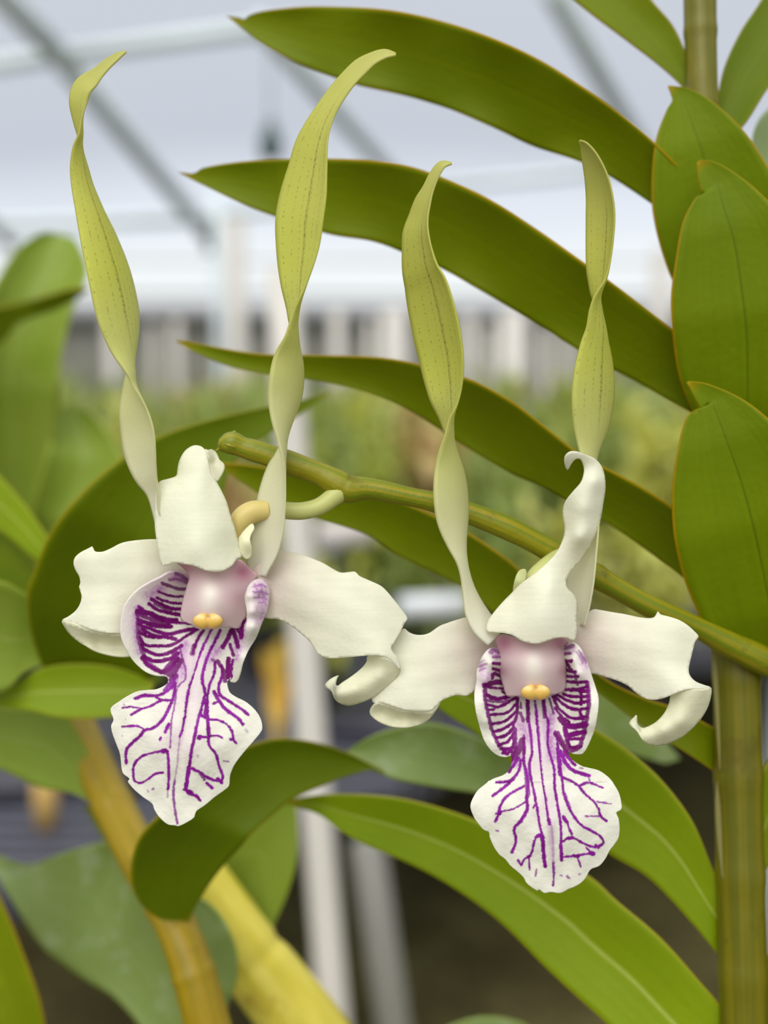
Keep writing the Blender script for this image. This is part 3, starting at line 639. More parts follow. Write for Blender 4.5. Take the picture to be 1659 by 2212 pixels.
sheet(a, z1([(50, 1460), (70, 1505), (110, 1560), (180, 1620), (260, 1670), (340, 1700), (430, 1718), (540, 1716), (640, 1650), (600, 1560), (500, 1552), (430, 1553), (330, 1545), (220, 1515), (130, 1480)]),
      z1([(50, 1460, 34), (130, 1482, 18), (220, 1515, 8), (330, 1545, 6), (430, 1553, 8), (540, 1550, 12), (110, 1560, 44), (260, 1670, 30), (430, 1718, 24), (560, 1710, 26), (300, 1620, 48), (450, 1640, 46), (600, 1620, 48)]), 5, lambda x, y: sepcol(0, 0)(x, y)*np.array([.93, .93, .84, 1]))
a.build('lateral_sepal', SEP, FL1, th=5*U)
# right lateral sepal with the hooked tip
a = Acc()
sheet(a, z3([(120, 370), (200, 290), (280, 245), (370, 260), (440, 280), (540, 320), (600, 355), (650, 380), (700, 378), (740, 375), (768, 402), (830, 430), (900, 465), (960, 530), (1000, 580), (1035, 625), (1050, 655), (1030, 685), (1005, 740), (975, 790), (950, 832), (985, 880), (1006, 930), (1004, 960), (960, 912), (920, 885), (880, 873), (800, 875), (700, 883), (600, 890), (550, 880), (510, 850), (470, 790), (410, 735), (350, 690), (280, 655), (215, 650), (120, 600), (60, 480)]),
      z3([(120, 370, 66), (280, 245, 56), (540, 320, 36), (700, 378, 34), (768, 402, 22), (900, 465, 18), (1048, 655, 20), (960, 820, 2), (1004, 950, 6), (900, 878, -14), (700, 883, 4), (550, 880, 24), (410, 735, 40), (215, 650, 56), (500, 560, 14), (750, 650, -2), (300, 450, 30), (860, 830, -12), (60, 480, 76)]), 5, sepcol(560, 1250, .35),
      extra=lambda x, y: 0.5*np.sin((y-x*.42)/8.0))
sheet(a, z3([(820, 875), (810, 910), (780, 950), (720, 1000), (660, 1040), (632, 1060), (624, 1040), (632, 1010), (641, 993), (600, 1012), (565, 1045), (570, 1065), (602, 1088), (620, 1130), (650, 1155), (700, 1168), (760, 1155), (840, 1122), (900, 1080), (960, 1030), (1000, 978), (1007, 945), (960, 905), (900, 878)]),
      z3([(820, 875, 30), (900, 878, -10), (960, 907, -2), (1007, 945, 8), (1000, 980, 20), (840, 930, 22), (880, 1000, -2), (760, 1000, 10), (740, 1080, -14), (660, 1040, 8), (640, 1100, -14), (641, 993, 14), (565, 1045, 22), (620, 1130, 6), (700, 1168, 22), (840, 1122, 26), (600, 1060, 2), (920, 1065, 26)]), 4,
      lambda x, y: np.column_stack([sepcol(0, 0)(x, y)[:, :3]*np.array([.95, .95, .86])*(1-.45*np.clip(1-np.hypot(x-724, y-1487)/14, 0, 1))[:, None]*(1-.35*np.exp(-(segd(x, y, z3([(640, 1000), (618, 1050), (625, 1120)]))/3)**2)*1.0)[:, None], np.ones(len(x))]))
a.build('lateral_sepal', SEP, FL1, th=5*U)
# upright sepal
a = Acc()
sheet(a, z1([(873, 422), (880, 370), (895, 310), (930, 250), (980, 215), (1030, 212), (1068, 235), (1090, 300), (1110, 390), (1150, 465), (1190, 540), (1225, 620), (1250, 710), (1280, 800), (1300, 880), (1318, 950), (1335, 1005), (1300, 1020), (1260, 1070), (1200, 1105), (1140, 1112), (1070, 1100), (1000, 1070), (930, 1056), (860, 1046), (800, 1066), (765, 1066), (745, 980), (725, 860), (716, 760), (720, 600), (730, 500), (755, 465), (800, 452), (850, 438)]),
      z1([(873, 422, 30), (900, 310, 34), (1010, 212, 44), (1080, 260, 22), (1110, 390, 14), (1150, 465, 16), (1250, 710, 16), (1318, 950, 24), (1140, 1112, -34), (1000, 1070, -36), (860, 1046, -20), (765, 1066, 4), (720, 760, 16), (740, 490, 26), (1000, 800, -34), (960, 500, -8), (1000, 950, -42), (990, 350, 12), (1180, 800, -14), (850, 800, -18), (1260, 1060, -8)]), 5, lambda x, y: np.column_stack([sepcol(0, 0)(x, y)[:, :3]*np.array([1.0, 1.01, 1.0]), np.ones(len(x))]),
      extra=lambda x, y: 1.0*np.sin((x+y*.12)/7.0)*np.clip((1150-y)/150, 0, 1))
sheet(a, z1([(1068, 235), (1085, 243), (1112, 237), (1150, 262), (1175, 308), (1205, 340), (1210, 372), (1190, 420), (1150, 466), (1112, 392), (1090, 300)]),
      z1([(1068, 235, 24), (1090, 300, 18), (1110, 390, 14), (1150, 465, 16), (1112, 237, 48), (1175, 308, 44), (1210, 372, 44), (1190, 420, 34), (1130, 330, 46)]), 4, lambda x, y: sepcol(0, 0)(x, y)*np.array([.95, .95, .90, 1]))
a.build('dorsal_sepal', SEP, FL1, th=5*U)
# small folded flap between sepal and petal
a = Acc(); sheet(a, z1([(1305, 900), (1330, 850), (1370, 800), (1410, 770), (1425, 800), (1400, 850), (1395, 890), (1408, 950), (1400, 1000), (1370, 1020), (1330, 985)]), z1([(1305, 900, 30), (1420, 780, 34), (1360, 900, 8), (1405, 980, 22), (1340, 985, 22)]), 3, lambda x, y: sepcol(0, 0)(x, y)*np.array([1, 1, .88, 1]))
a.build('petal_claw', SEP, FL1, th=4*U)
def colcol(cx, cy, pinks):  # own pink blush; painted centre highlight and darker sides add roundness
    def f(x, y):
        c = np.tile(lin((230, 206, 206)), (len(x), 1))
        for (qx, qy, r, s) in pinks:
            g = (s*np.exp(-((x-qx)**2+(y-qy)**2)/r**2))[:, None]; c = c*(1-g)+lin((190, 112, 142))*g
        g = (.9*np.exp(-((x-cx)/20)**2-((y-cy)/34)**2))[:, None]; c = c*(1-g)+lin((250, 244, 232))*g
        return np.column_stack([c, np.ones(len(x))])
    return f
a = Acc(); sheet(a, z1([(880, 1040), (915, 1080), (962, 1140), (945, 1220), (922, 1300), (905, 1380), (902, 1450), (925, 1468), (985, 1490), (1010, 1512), (1100, 1520), (1200, 1504), (1310, 1514), (1335, 1465), (1362, 1425), (1368, 1280), (1400, 1210), (1448, 1140), (1400, 1095), (1320, 1020), (1250, 1030), (1050, 1000)]),
      z1([(915, 1070, 26), (922, 1300, 34), (905, 1450, 40), (1010, 1512, 24), (1100, 1520, 14), (1200, 1504, 18), (1320, 1505, 40), (1368, 1300, 42), (1440, 1140, 44), (1330, 1040, 20), (1120, 1280, -18), (1100, 1440, -6), (1120, 1150, 2), (1000, 1400, 8), (1250, 1380, 8), (1330, 1120, 34), (1050, 1010, 2)]), 4,
      colcol(452, 1288, [(z1([(1340, 1120)])[0][0], z1([(1340, 1110)])[0][1], 26, .85), (z1([(930, 1090)])[0][0], z1([(930, 1090)])[0][1], 22, .7), (z1([(1300, 1350)])[0][0], z1([(1350, 1300)])[0][1], 22, .3), (448, 1236, 40, .35)]))
a.build('column', COLM, FL1, th=5*U)
def anther(cx, cy, z, parent, s=1.0):
    a = Acc(); th_, ph = np.meshgrid(np.linspace(0, math.pi, 22), np.linspace(0, 2*math.pi, 34, endpoint=False), indexing='ij')
    X = np.sin(th_)*np.cos(ph); Y = -np.cos(th_); Zz = np.sin(th_)*np.sin(ph)
    grow = 1+0.0*X; x = X*33*s; y = Y*19*s*(1-.25*np.exp(-(X/.18)**2))*np.where(Y < 0, 1-.1*np.abs(X), 1.0); zz = Zz*17*s*(1-.3*np.exp(-(X/.16)**2))
    px = cx+x.ravel(); py = cy+y.ravel(); V = P(px, py, z+zz.ravel())
    c = np.tile(lin((228, 184, 88)), (V.shape[0], 1)); g = np.exp(-(((px-cx)/4)**2+((py-cy+9)/5)**2))[:, None]; c = c*(1-g*.8)+lin((140, 70, 50))*g*.8
    g = np.exp(-(((np.abs(px-cx)-20)/9)**2+((py-cy+11)/7)**2))[:, None]; c = c*(1-g*.7)+lin((240, 226, 170))*g*.7
    a.add(V, gridfaces(22, 34, True), c=np.column_stack([c, np.ones(len(c))])); a.build('anther_cap', ANT, parent)
anther(449, 1341, -8, FL1)

def V2(conv, s, rows, zone=None):
    o = []
    for pl, w_, k in rows:
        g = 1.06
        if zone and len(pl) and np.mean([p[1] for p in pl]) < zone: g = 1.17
        o.append(([tuple(p) for p in conv(pl)], w_/s*g, k))
    return o
ST1 = V2(z2, 3.567, [
 ([(920, 640), (880, 720), (830, 840), (790, 960), (750, 1070), (725, 1180), (710, 1300), (690, 1400), (672, 1470)], 15, 1), ([(672, 1470), (660, 1600), (650, 1700), (635, 1800)], 9, .5), ([(635, 1800), (625, 1900), (635, 2020), (655, 2130)], 15, .9),
 ([(985, 650), (940, 740), (900, 820), (870, 900), (850, 980), (845, 1050), (865, 1130), (840, 1240), (810, 1350), (790, 1450), (765, 1560), (750, 1680), (735, 1780), (715, 1860), (745, 1900), (800, 1920), (830, 1955)], 20, 1),
 ([(735, 1700), (725, 1850)], 24, 1), ([(860, 650), (800, 740), (770, 830)], 18, 1), ([(785, 770), (770, 830)], 30, .8),
 ([(680, 800), (700, 880), (720, 960), (715, 1030), (680, 1060), (650, 1120), (630, 1250), (610, 1350), (605, 1450), (600, 1550)], 11, .85),
 ([(620, 1000), (640, 1080), (620, 1180), (580, 1270), (540, 1340), (470, 1400), (400, 1420), (370, 1460), (290, 1530), (262, 1580), (265, 1670)], 20, 1),
 ([(400, 1410), (340, 1385), (230, 1390)], 13, 1), ([(640, 1060), (560, 1130), (500, 1150), (400, 1150), (330, 1175)], 22, 1),
 ([(600, 1190), (530, 1190), (460, 1230), (370, 1260), (300, 1300)], 18, 1), ([(370, 1250), (300, 1240), (235, 1245)], 11, 1), ([(540, 1190), (490, 1160)], 18, 1),
 ([(590, 1370), (565, 1430)], 24, 1), ([(528, 1475), (520, 1490)], 16, 1), ([(580, 1580), (540, 1575), (460, 1590), (380, 1620), (325, 1680), (320, 1760), (325, 1800)], 17, 1), ([(560, 1575), (540, 1577)], 32, 1),
 ([(580, 1580), (590, 1680), (590, 1780), (585, 1870)], 18, 1), ([(582, 1880), (580, 1930)], 9, .6), ([(545, 1740), (480, 1755), (420, 1800), (370, 1820), (325, 1805)], 15, 1), ([(475, 1862), (465, 1868)], 14, .8), ([(430, 1880), (432, 1890)], 12, .6),
 ([(940, 900), (935, 980), (900, 1070), (880, 1180), (865, 1290), (890, 1350), (895, 1440), (900, 1530), (950, 1600), (970, 1680), (1000, 1760), (990, 1810)], 18, 1),
 ([(880, 1180), (885, 1300), (893, 1500)], 24, 1), ([(990, 920), (995, 1000), (970, 1080), (985, 1150), (1060, 1200), (1150, 1260), (1200, 1300)], 20, 1),
 ([(935, 1120), (975, 1200), (1040, 1270), (1120, 1330), (1155, 1370)], 24, 1), ([(965, 1200), (930, 1215)], 16, 1), ([(890, 1340), (960, 1340), (1030, 1370), (1075, 1430), (1085, 1490), (1105, 1515)], 16, 1), ([(1060, 1485), (1085, 1490)], 18, 1),
 ([(900, 1460), (960, 1460), (1000, 1475)], 12, 1), ([(890, 1470), (830, 1470)], 18, 1), ([(828, 1468), (822, 1474)], 34, 1), ([(845, 1310), (870, 1320)], 26, 1),
 ([(770, 1710), (830, 1740), (870, 1770), (940, 1800), (990, 1800)], 20, 1), ([(830, 1750), (860, 1790)], 22, .9), ([(880, 1820), (920, 1860)], 22, 1), ([(965, 1790), (990, 1815)], 28, 1), ([(1010, 1650), (1050, 1655)], 10, .8), ([(710, 1870), (760, 1890)], 24, 1), ([(810, 1612), (812, 1620)], 12, .4), ([(1180, 1415), (1190, 1432)], 10, .4), ([(230, 1455), (233, 1462)], 8, .5), ([(255, 1330), (258, 1335)], 8, .4), ([(240, 1215), (245, 1225)], 9, .5),
 ([(735, 265), (690, 225), (640, 205)], 22, .75), ([(725, 275), (660, 250), (590, 250)], 18, .7), ([(720, 325), (650, 322), (590, 300), (535, 280)], 20, .9),
 ([(700, 382), (600, 380), (505, 345)], 16, 1), ([(700, 437), (600, 432), (490, 395)], 18, 1), ([(690, 485), (580, 472), (450, 405)], 24, 1), ([(600, 500), (480, 440)], 26, .9), ([(685, 530), (600, 515), (500, 490), (430, 440)], 24, 1),
 ([(775, 597), (650, 590), (520, 570), (400, 500), (350, 462)], 20, 1), ([(640, 575), (540, 560), (440, 520), (340, 500)], 34, 1), ([(560, 600), (440, 560), (340, 520)], 26, .95), ([(800, 640), (700, 655), (580, 680), (450, 640), (350, 600)], 24, 1),
 ([(600, 620), (480, 610), (350, 570)], 30, 1), ([(640, 720), (560, 700), (470, 690), (380, 640)], 26, 1), ([(810, 645), (720, 700), (620, 760), (520, 770), (400, 760), (360, 700)], 20, 1), ([(560, 700), (440, 700), (350, 660)], 22, 1),
 ([(690, 770), (600, 820), (500, 840), (400, 800), (370, 760)], 24, 1), ([(660, 830), (600, 870), (480, 890), (390, 850)], 26, 1), ([(660, 870), (600, 940), (530, 970), (430, 920), (380, 860)], 30, 1), ([(640, 830), (620, 900), (580, 940)], 44, .95), ([(560, 960), (600, 990), (640, 930)], 40, .95),
 ([(690, 880), (650, 950), (600, 1030)], 28, .95), ([(650, 1000), (600, 1060), (560, 1110)], 30, .95), ([(345, 520), (345, 600), (350, 700), (375, 800), (420, 890), (500, 955), (560, 980)], 26, .85),
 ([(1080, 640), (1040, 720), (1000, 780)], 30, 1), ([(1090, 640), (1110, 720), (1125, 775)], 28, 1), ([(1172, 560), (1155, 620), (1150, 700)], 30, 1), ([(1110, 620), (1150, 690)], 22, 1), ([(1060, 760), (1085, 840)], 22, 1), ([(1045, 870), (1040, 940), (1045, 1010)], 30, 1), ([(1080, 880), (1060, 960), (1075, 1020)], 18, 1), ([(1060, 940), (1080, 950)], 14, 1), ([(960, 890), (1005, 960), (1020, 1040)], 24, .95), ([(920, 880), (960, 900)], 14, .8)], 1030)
SO1 = V2(z2, 3.567, [([(720, 760), (680, 850), (700, 1000)], 34, .5), ([(960, 800), (900, 860)], 44, .55), ([(630, 1080), (650, 1000)], 30, .7), ([(1150, 640), (1110, 800)], 40, .5), ([(340, 480), (330, 640), (360, 820)], 34, .55), ([(520, 330), (430, 380)], 40, .5), ([(640, 230), (700, 250)], 46, .6), ([(1180, 560), (1120, 820), (1080, 960)], 22, .4)])
def lipbase(pts):
    def f(x, y):
        c = np.tile(lin((240, 237, 224)), (len(x), 1))
        for qx, qy, r, s in pts:
            g = (s*np.exp(-((x-qx)**2+(y-qy)**2)/r**2))[:, None]; c = c*(1-g)+lin((222, 190, 212))*g
        return c
    return f
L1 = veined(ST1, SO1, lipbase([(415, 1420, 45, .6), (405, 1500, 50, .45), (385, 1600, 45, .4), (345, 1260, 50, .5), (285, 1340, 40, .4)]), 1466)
a = Acc()
sheet(a, z2([(760, 210), (700, 190), (640, 185), (580, 200), (520, 235), (430, 280), (350, 330), (280, 400), (240, 470), (220, 550), (213, 640), (225, 720), (260, 800), (310, 880), (370, 940), (430, 980), (500, 1000), (560, 1003), (582, 1022), (574, 1062), (500, 1100), (420, 1108), (340, 1120), (260, 1160), (200, 1200), (150, 1235), (140, 1270), (163, 1335), (145, 1380), (155, 1440), (190, 1530), (215, 1600), (225, 1700), (240, 1750), (288, 1790), (275, 1812), (320, 1870), (390, 1930), (460, 1980), (480, 2030), (520, 2090), (580, 2140), (640, 2150), (665, 2155), (720, 2130), (780, 2090), (800, 2040), (870, 1990), (940, 1930), (1010, 1880), (1050, 1840), (1060, 1760), (1100, 1670), (1170, 1580), (1240, 1500), (1290, 1440), (1308, 1400), (1295, 1330), (1250, 1260), (1180, 1200), (1110, 1165), (1060, 1130), (1042, 1085), (1040, 1040), (1090, 1000), (1130, 860), (1200, 700), (1230, 560), (1200, 480), (1050, 520), (900, 450), (820, 300)]),
      z2([(760, 210, 44), (640, 185, 12), (430, 280, 2), (240, 470, -14), (213, 640, -20), (260, 800, -14), (430, 980, 2), (580, 1020, 10), (720, 330, 66), (690, 520, 80), (560, 420, 50), (420, 560, 20), (560, 650, 52), (780, 640, 74), (560, 860, 34), (400, 820, 12), (700, 850, 24), (860, 720, 44), (900, 900, 14), (760, 1100, -6), (1050, 700, 62), (1080, 900, 40), (1160, 640, 44), (1040, 1060, 16),
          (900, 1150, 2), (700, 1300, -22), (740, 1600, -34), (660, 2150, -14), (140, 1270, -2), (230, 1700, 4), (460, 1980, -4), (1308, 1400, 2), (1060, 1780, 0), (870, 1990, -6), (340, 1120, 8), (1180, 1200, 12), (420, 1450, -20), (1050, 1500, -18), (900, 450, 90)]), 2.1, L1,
      extra=lambda x, y: 5*np.exp(-((x-(430-(y-1400)*0.16))/9)**2)*(y > 1380)*np.clip((1700-y)/100, 0, 1)+1.6*np.sin(x/11+2)*np.sin(y/13)*(y > 1520))
sheet(a, z2([(1190, 345), (1178, 400), (1190, 480), (1195, 560), (1180, 640), (1150, 740), (1110, 850), (1087, 950), (1085, 1005), (1062, 1036), (1090, 1047), (1118, 1035), (1140, 980), (1160, 900), (1200, 800), (1255, 705), (1288, 620), (1315, 560), (1345, 480), (1358, 400), (1357, 330), (1330, 280), (1280, 255), (1230, 278), (1200, 315)]),
      z2([(1190, 345, 10), (1178, 400, 2), (1190, 480, -4), (1195, 560, -6), (1150, 740, -4), (1087, 950, 6), (1065, 1036, 20), (1205, 380, -18), (1222, 500, -28), (1235, 620, -26), (1170, 850, -12), (1120, 980, 2), (1270, 400, 6), (1290, 560, 8), (1355, 330, 26), (1355, 420, 24), (1315, 560, 18), (1280, 255, 26), (1255, 705, 6), (1200, 800, 6), (1290, 320, 6)]), 2.1,
      veined(V2(z2, 3.567, [([(1240, 320), (1300, 300), (1335, 320)], 9, .55), ([(1235, 360), (1300, 350), (1345, 370)], 10, .6), ([(1240, 395), (1310, 395)], 10, .55), ([(1270, 440), (1320, 430)], 9, .55), ([(1290, 340), (1330, 410)], 12, .5), ([(1250, 300), (1280, 380)], 8, .4)]),
             V2(z2, 3.567, [([(1290, 310), (1310, 450), (1290, 560)], 60, .5), ([(1165, 640), (1110, 860)], 26, .6)]), lipbase([(560, 1290, 30, .3), (545, 1400, 20, .4)])))
lp = a.build('lip', LIP, FL1, th=5*U)

# ================================================================== LOWER RIGHT BLOOM
a = Acc(); tubepx(a, [(1215, 1200, 140, 20), (1200, 1212, 120, 22), (1180, 1232, 96, 26), (1160, 1258, 80, 28), (1150, 1300, 76, 26), (1150, 1350, 74, 24)], 20)
FL2 = a.build('flower', PEDI, R1); rp_lab(FL2, 'lower right bloom with a hooked upright sepal')
a = Acc(); sheet(a, z5([(368, 935), (375, 880), (390, 830), (410, 805), (440, 800), (450, 825), (440, 870), (420, 910), (390, 960)]), z5([(368, 935, 60), (440, 800, 60), (410, 870, 44), (450, 840, 56), (390, 960, 56)]), 3, lambda x, y: sepcol(0, 0)(x, y)*np.array([.78, .82, .5, 1]))
a.build('bract', SEP, FL2, th=4*U)
ribbon('petal', st(z8, [(266, 141, 270, 146, 1, 3), (215, 143, 240, 162, 1, 13), (180, 185, 215, 205, 1, 18), (155, 240, 190, 270, 1, 24), (125, 290, 179, 330, 1, 34), (100, 350, 174, 400, .9, 44), (78, 420, 178, 465, 1, 54), (72, 500, 196, 520, 1, 62), (72, 590, 225, 600, 1, 76), (84, 680, 264, 660, 1, 92), (100, 780, 296, 760, 1, 100), (120, 880, 320, 870, 1, 102), (144, 970, 332, 970, 1, 98), (165, 1060, 331, 1060, 1, 88), (195, 1160, 312, 1160, 1, 72), (224, 1240, 286, 1240, .6, 62), (242, 1302, 275, 1302, 0, 60), (232, 1350, 292, 1350, -.8, 60), (214, 1430, 325, 1430, -1, 64), (207, 1520, 346, 1510, -1, 72), (210, 1600, 353, 1590, -1, 74), (224, 1680, 352, 1670, -1, 68), (260, 1770, 343, 1760, -.95, 54), (295, 1840, 340, 1840, -.75, 44), (313, 1900, 350, 1900, -.75, 40), (324, 1980, 380, 1965, -.9, 42), (338, 2060, 425, 2040, -1, 52), (370, 2130, 462, 2085, -1, 55), (430, 2190, 500, 2130, -1, 50)]),
       [-10, 0, 5, 10, 10, 15, 20, 30, 50], PET, FL2, cup=18)
ribbon('petal', st(z8, [(810, 46, 815, 50, 1, 3), (818, 76, 854, 62, 1, 17), (830, 125, 902, 120, 1, 34), (846, 205, 945, 200, 1, 48), (855, 285, 968, 280, 1, 56), (856, 365, 978, 360, 1, 60), (856, 445, 974, 450, 1, 60), (856, 540, 962, 540, 1, 58), (858, 620, 944, 640, .9, 56), (860, 700, 914, 715, .3, 54), (862, 770, 918, 758, -.6, 54), (858, 860, 936, 840, -1, 56), (832, 930, 955, 920, -1, 66), (811, 1010, 970, 1010, -1, 80), (800, 1100, 976, 1090, -1, 88), (797, 1180, 969, 1180, -1, 88), (804, 1270, 949, 1270, -1, 78), (816, 1345, 922, 1350, -.9, 66), (826, 1420, 900, 1420, -.5, 60), (826, 1500, 898, 1500, .3, 56), (830, 1560, 900, 1560, .8, 50), (826, 1640, 908, 1640, 1, 50), (806, 1740, 905, 1740, 1, 54), (776, 1850, 897, 1850, 1, 62), (769, 1950, 886, 1950, 1, 62), (776, 2040, 868, 2030, 1, 52), (792, 2130, 840, 2105, 1, 36)]),
       [-10, 5, 15, 25, 40, 50, 55, 50, 50], PET, FL2, cup=18)
a = Acc()
sheet(a, z3([(1415, 650), (1350, 660), (1290, 680), (1240, 700), (1190, 735), (1150, 750), (1100, 750), (1060, 735), (1032, 713), (1005, 740), (950, 830), (900, 980), (842, 1122), (858, 1160), (900, 1156), (960, 1175), (1020, 1195), (1100, 1205), (1180, 1205), (1220, 1180), (1245, 1150), (1270, 1135), (1340, 1110), (1400, 1115), (1430, 1100), (1460, 1075), (1540, 1020), (1680, 860), (1640, 780), (1500, 700)]),
      z3([(1415, 650, 62), (1290, 680, 50), (1150, 750, 44), (1032, 713, 52), (950, 830, 44), (842, 1122, 34), (900, 1156, 20), (1020, 1195, 14), (1180, 1205, 14), (1245, 1150, 24), (1340, 1110, 34), (1430, 1100, 40), (1300, 850, 34), (1100, 980, 24), (1640, 800, 76), (1540, 1020, 70), (1050, 1120, 12)]), 5, sepcol(1060, 1400, .35), extra=lambda x, y: 0.5*np.sin((y+x*.2)/8.0))
sheet(a, z3([(858, 1160), (826, 1205), (840, 1240), (890, 1275), (960, 1300), (1040, 1305), (1100, 1295), (1150, 1275), (1190, 1240), (1225, 1190), (1245, 1150), (1215, 1185), (1180, 1205), (1100, 1205), (1020, 1195), (960, 1175), (900, 1156)]),
      z3([(858, 1160, 24), (826, 1205, 38), (900, 1156, 22), (960, 1175, 18), (1020, 1195, 16), (1100, 1205, 15), (1180, 1205, 16), (1245, 1150, 26), (1000, 1255, 46), (1100, 1245, 44), (890, 1275, 36), (1040, 1305, 28), (1190, 1240, 30), (900, 1210, 44)]), 4, lambda x, y: sepcol(0, 0)(x, y)*np.array([.93, .93, .82, 1]))
a.build('lateral_sepal', SEP, FL2, th=5*U)
a = Acc()
sheet(a, z5([(700, 1180), (780, 1110), (855, 1052), (900, 1052), (970, 1065), (1060, 1080), (1140, 1098), (1200, 1105), (1240, 1098), (1262, 1062), (1278, 1082), (1330, 1095), (1390, 1115), (1440, 1145), (1480, 1180), (1510, 1215), (1487, 1250), (1472, 1310), (1457, 1370), (1448, 1420), (1457, 1460), (1490, 1495), (1540, 1515), (1585, 1530), (1540, 1541), (1460, 1541), (1400, 1555), (1340, 1580), (1280, 1600), (1220, 1605), (1170, 1590), (1120, 1555), (1080, 1520), (1020, 1490), (940, 1465), (860, 1445), (700, 1440), (560, 1400), (540, 1280), (620, 1200)]),
      z5([(700, 1180, 74), (560, 1300, 84), (855, 1052, 60), (1060, 1080, 44), (1200, 1105, 34), (1262, 1062, 44), (1330, 1095, 26), (1510, 1215, 28), (1450, 1420, 10), (1500, 1500, -4), (1585, 1530, 10), (1460, 1540, -22), (1340, 1580, -16), (1220, 1605, 8), (1120, 1555, 24), (940, 1465, 44), (780, 1430, 64), (1050, 1280, 22), (1300, 1300, 4), (1350, 1480, -14), (850, 1250, 44)]), 5, sepcol(1250, 1400, .35), extra=lambda x, y: 0.5*np.sin((y-x*.25)/8.0))
sheet(a, z5([(1585, 1530), (1581, 1600), (1550, 1680), (1490, 1760), (1410, 1830), (1330, 1870), (1260, 1885), (1200, 1875), (1160, 1845), (1130, 1800), (1092, 1765), (1088, 1745), (1110, 1718), (1132, 1700), (1136, 1755), (1160, 1782), (1200, 1775), (1260, 1740), (1310, 1680), (1335, 1620), (1345, 1580), (1400, 1555), (1460, 1541), (1540, 1541)]),
      z5([(1585, 1530, 12), (1540, 1541, -10), (1460, 1541, -18), (1400, 1555, -12), (1345, 1580, 10), (1550, 1680, 26), (1410, 1830, 28), (1260, 1885, 22), (1480, 1640, -10), (1400, 1740, -16), (1300, 1800, -16), (1200, 1830, -8), (1132, 1700, 14), (1088, 1745, 20), (1310, 1680, 12), (1200, 1775, 10), (1130, 1790, 0)]), 4,
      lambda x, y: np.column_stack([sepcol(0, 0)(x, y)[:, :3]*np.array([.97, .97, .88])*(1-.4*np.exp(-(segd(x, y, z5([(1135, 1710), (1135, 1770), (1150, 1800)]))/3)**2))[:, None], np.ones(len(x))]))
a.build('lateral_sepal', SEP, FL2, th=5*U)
a = Acc()
sheet(a, z5([(682, 125), (688, 100), (705, 82), (730, 72), (770, 75), (810, 90), (860, 110), (900, 150), (925, 210), (932, 300), (918, 400), (905, 480), (885, 560), (850, 640), (800, 720), (740, 790), (705, 840), (690, 880), (700, 920), (740, 960), (760, 1010), (755, 1100), (757, 1180), (745, 1235), (730, 1240), (700, 1225), (640, 1222), (580, 1240), (520, 1258), (470, 1255), (420, 1240), (370, 1210), (310, 1195), (250, 1190), (205, 1180), (215, 1120), (245, 1075), (300, 1010), (350, 960), (420, 890), (500, 830), (580, 760), (640, 690), (680, 610), (690, 540), (680, 480), (680, 420), (700, 370), (740, 320), (790, 260), (805, 200), (800, 150), (780, 118), (752, 115), (725, 148), (705, 185), (690, 165)]),
      z5([(685, 120, -24), (700, 180, -8), (740, 95, -34), (810, 90, -20), (925, 210, 12), (805, 200, -6), (870, 250, -26), (932, 320, 14), (690, 420, 10), (800, 420, -30), (905, 480, 14), (690, 560, 18), (780, 600, -22), (840, 660, 22), (620, 720, 14), (700, 845, 20), (600, 900, -30), (350, 960, 20), (205, 1180, 8), (245, 1075, 14), (470, 1255, -38), (640, 1222, -34), (745, 1235, -2), (760, 1050, 14), (500, 1080, -44), (650, 1080, -34), (350, 1130, -16)]), 4.5,
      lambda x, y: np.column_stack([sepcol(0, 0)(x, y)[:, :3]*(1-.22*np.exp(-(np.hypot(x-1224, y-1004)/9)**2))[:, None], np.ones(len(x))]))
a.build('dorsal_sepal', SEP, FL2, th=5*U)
a = Acc(); sheet(a, z4([(320, 215), (380, 180), (480, 200), (560, 190), (700, 190), (820, 200), (876, 225), (860, 260), (800, 285), (850, 300), (862, 400), (860, 500), (855, 600), (800, 632), (745, 640), (700, 670), (620, 680), (540, 665), (500, 650), (420, 655), (390, 590), (365, 500), (352, 400), (345, 300)]),
      z4([(320, 215, 36), (450, 210, 20), (820, 200, 20), (876, 225, 34), (345, 320, 44), (860, 320, 44), (365, 500, 46), (860, 560, 46), (420, 650, 42), (800, 632, 42), (500, 650, 24), (740, 640, 24), (620, 680, 14), (615, 400, -20), (620, 550, -8), (450, 400, 8), (780, 400, 8), (620, 260, -4), (380, 260, 34), (820, 260, 30)]), 4,
      colcol(1153, 1440, [(1089, 1388, 24, .8), (1208, 1388, 22, .75), (1150, 1385, 40, .45), (1085, 1450, 14, .5), (1216, 1450, 14, .5)]))
a.build('column', COLM, FL2, th=5*U)
anther(1157, 1495, -8, FL2, .98)
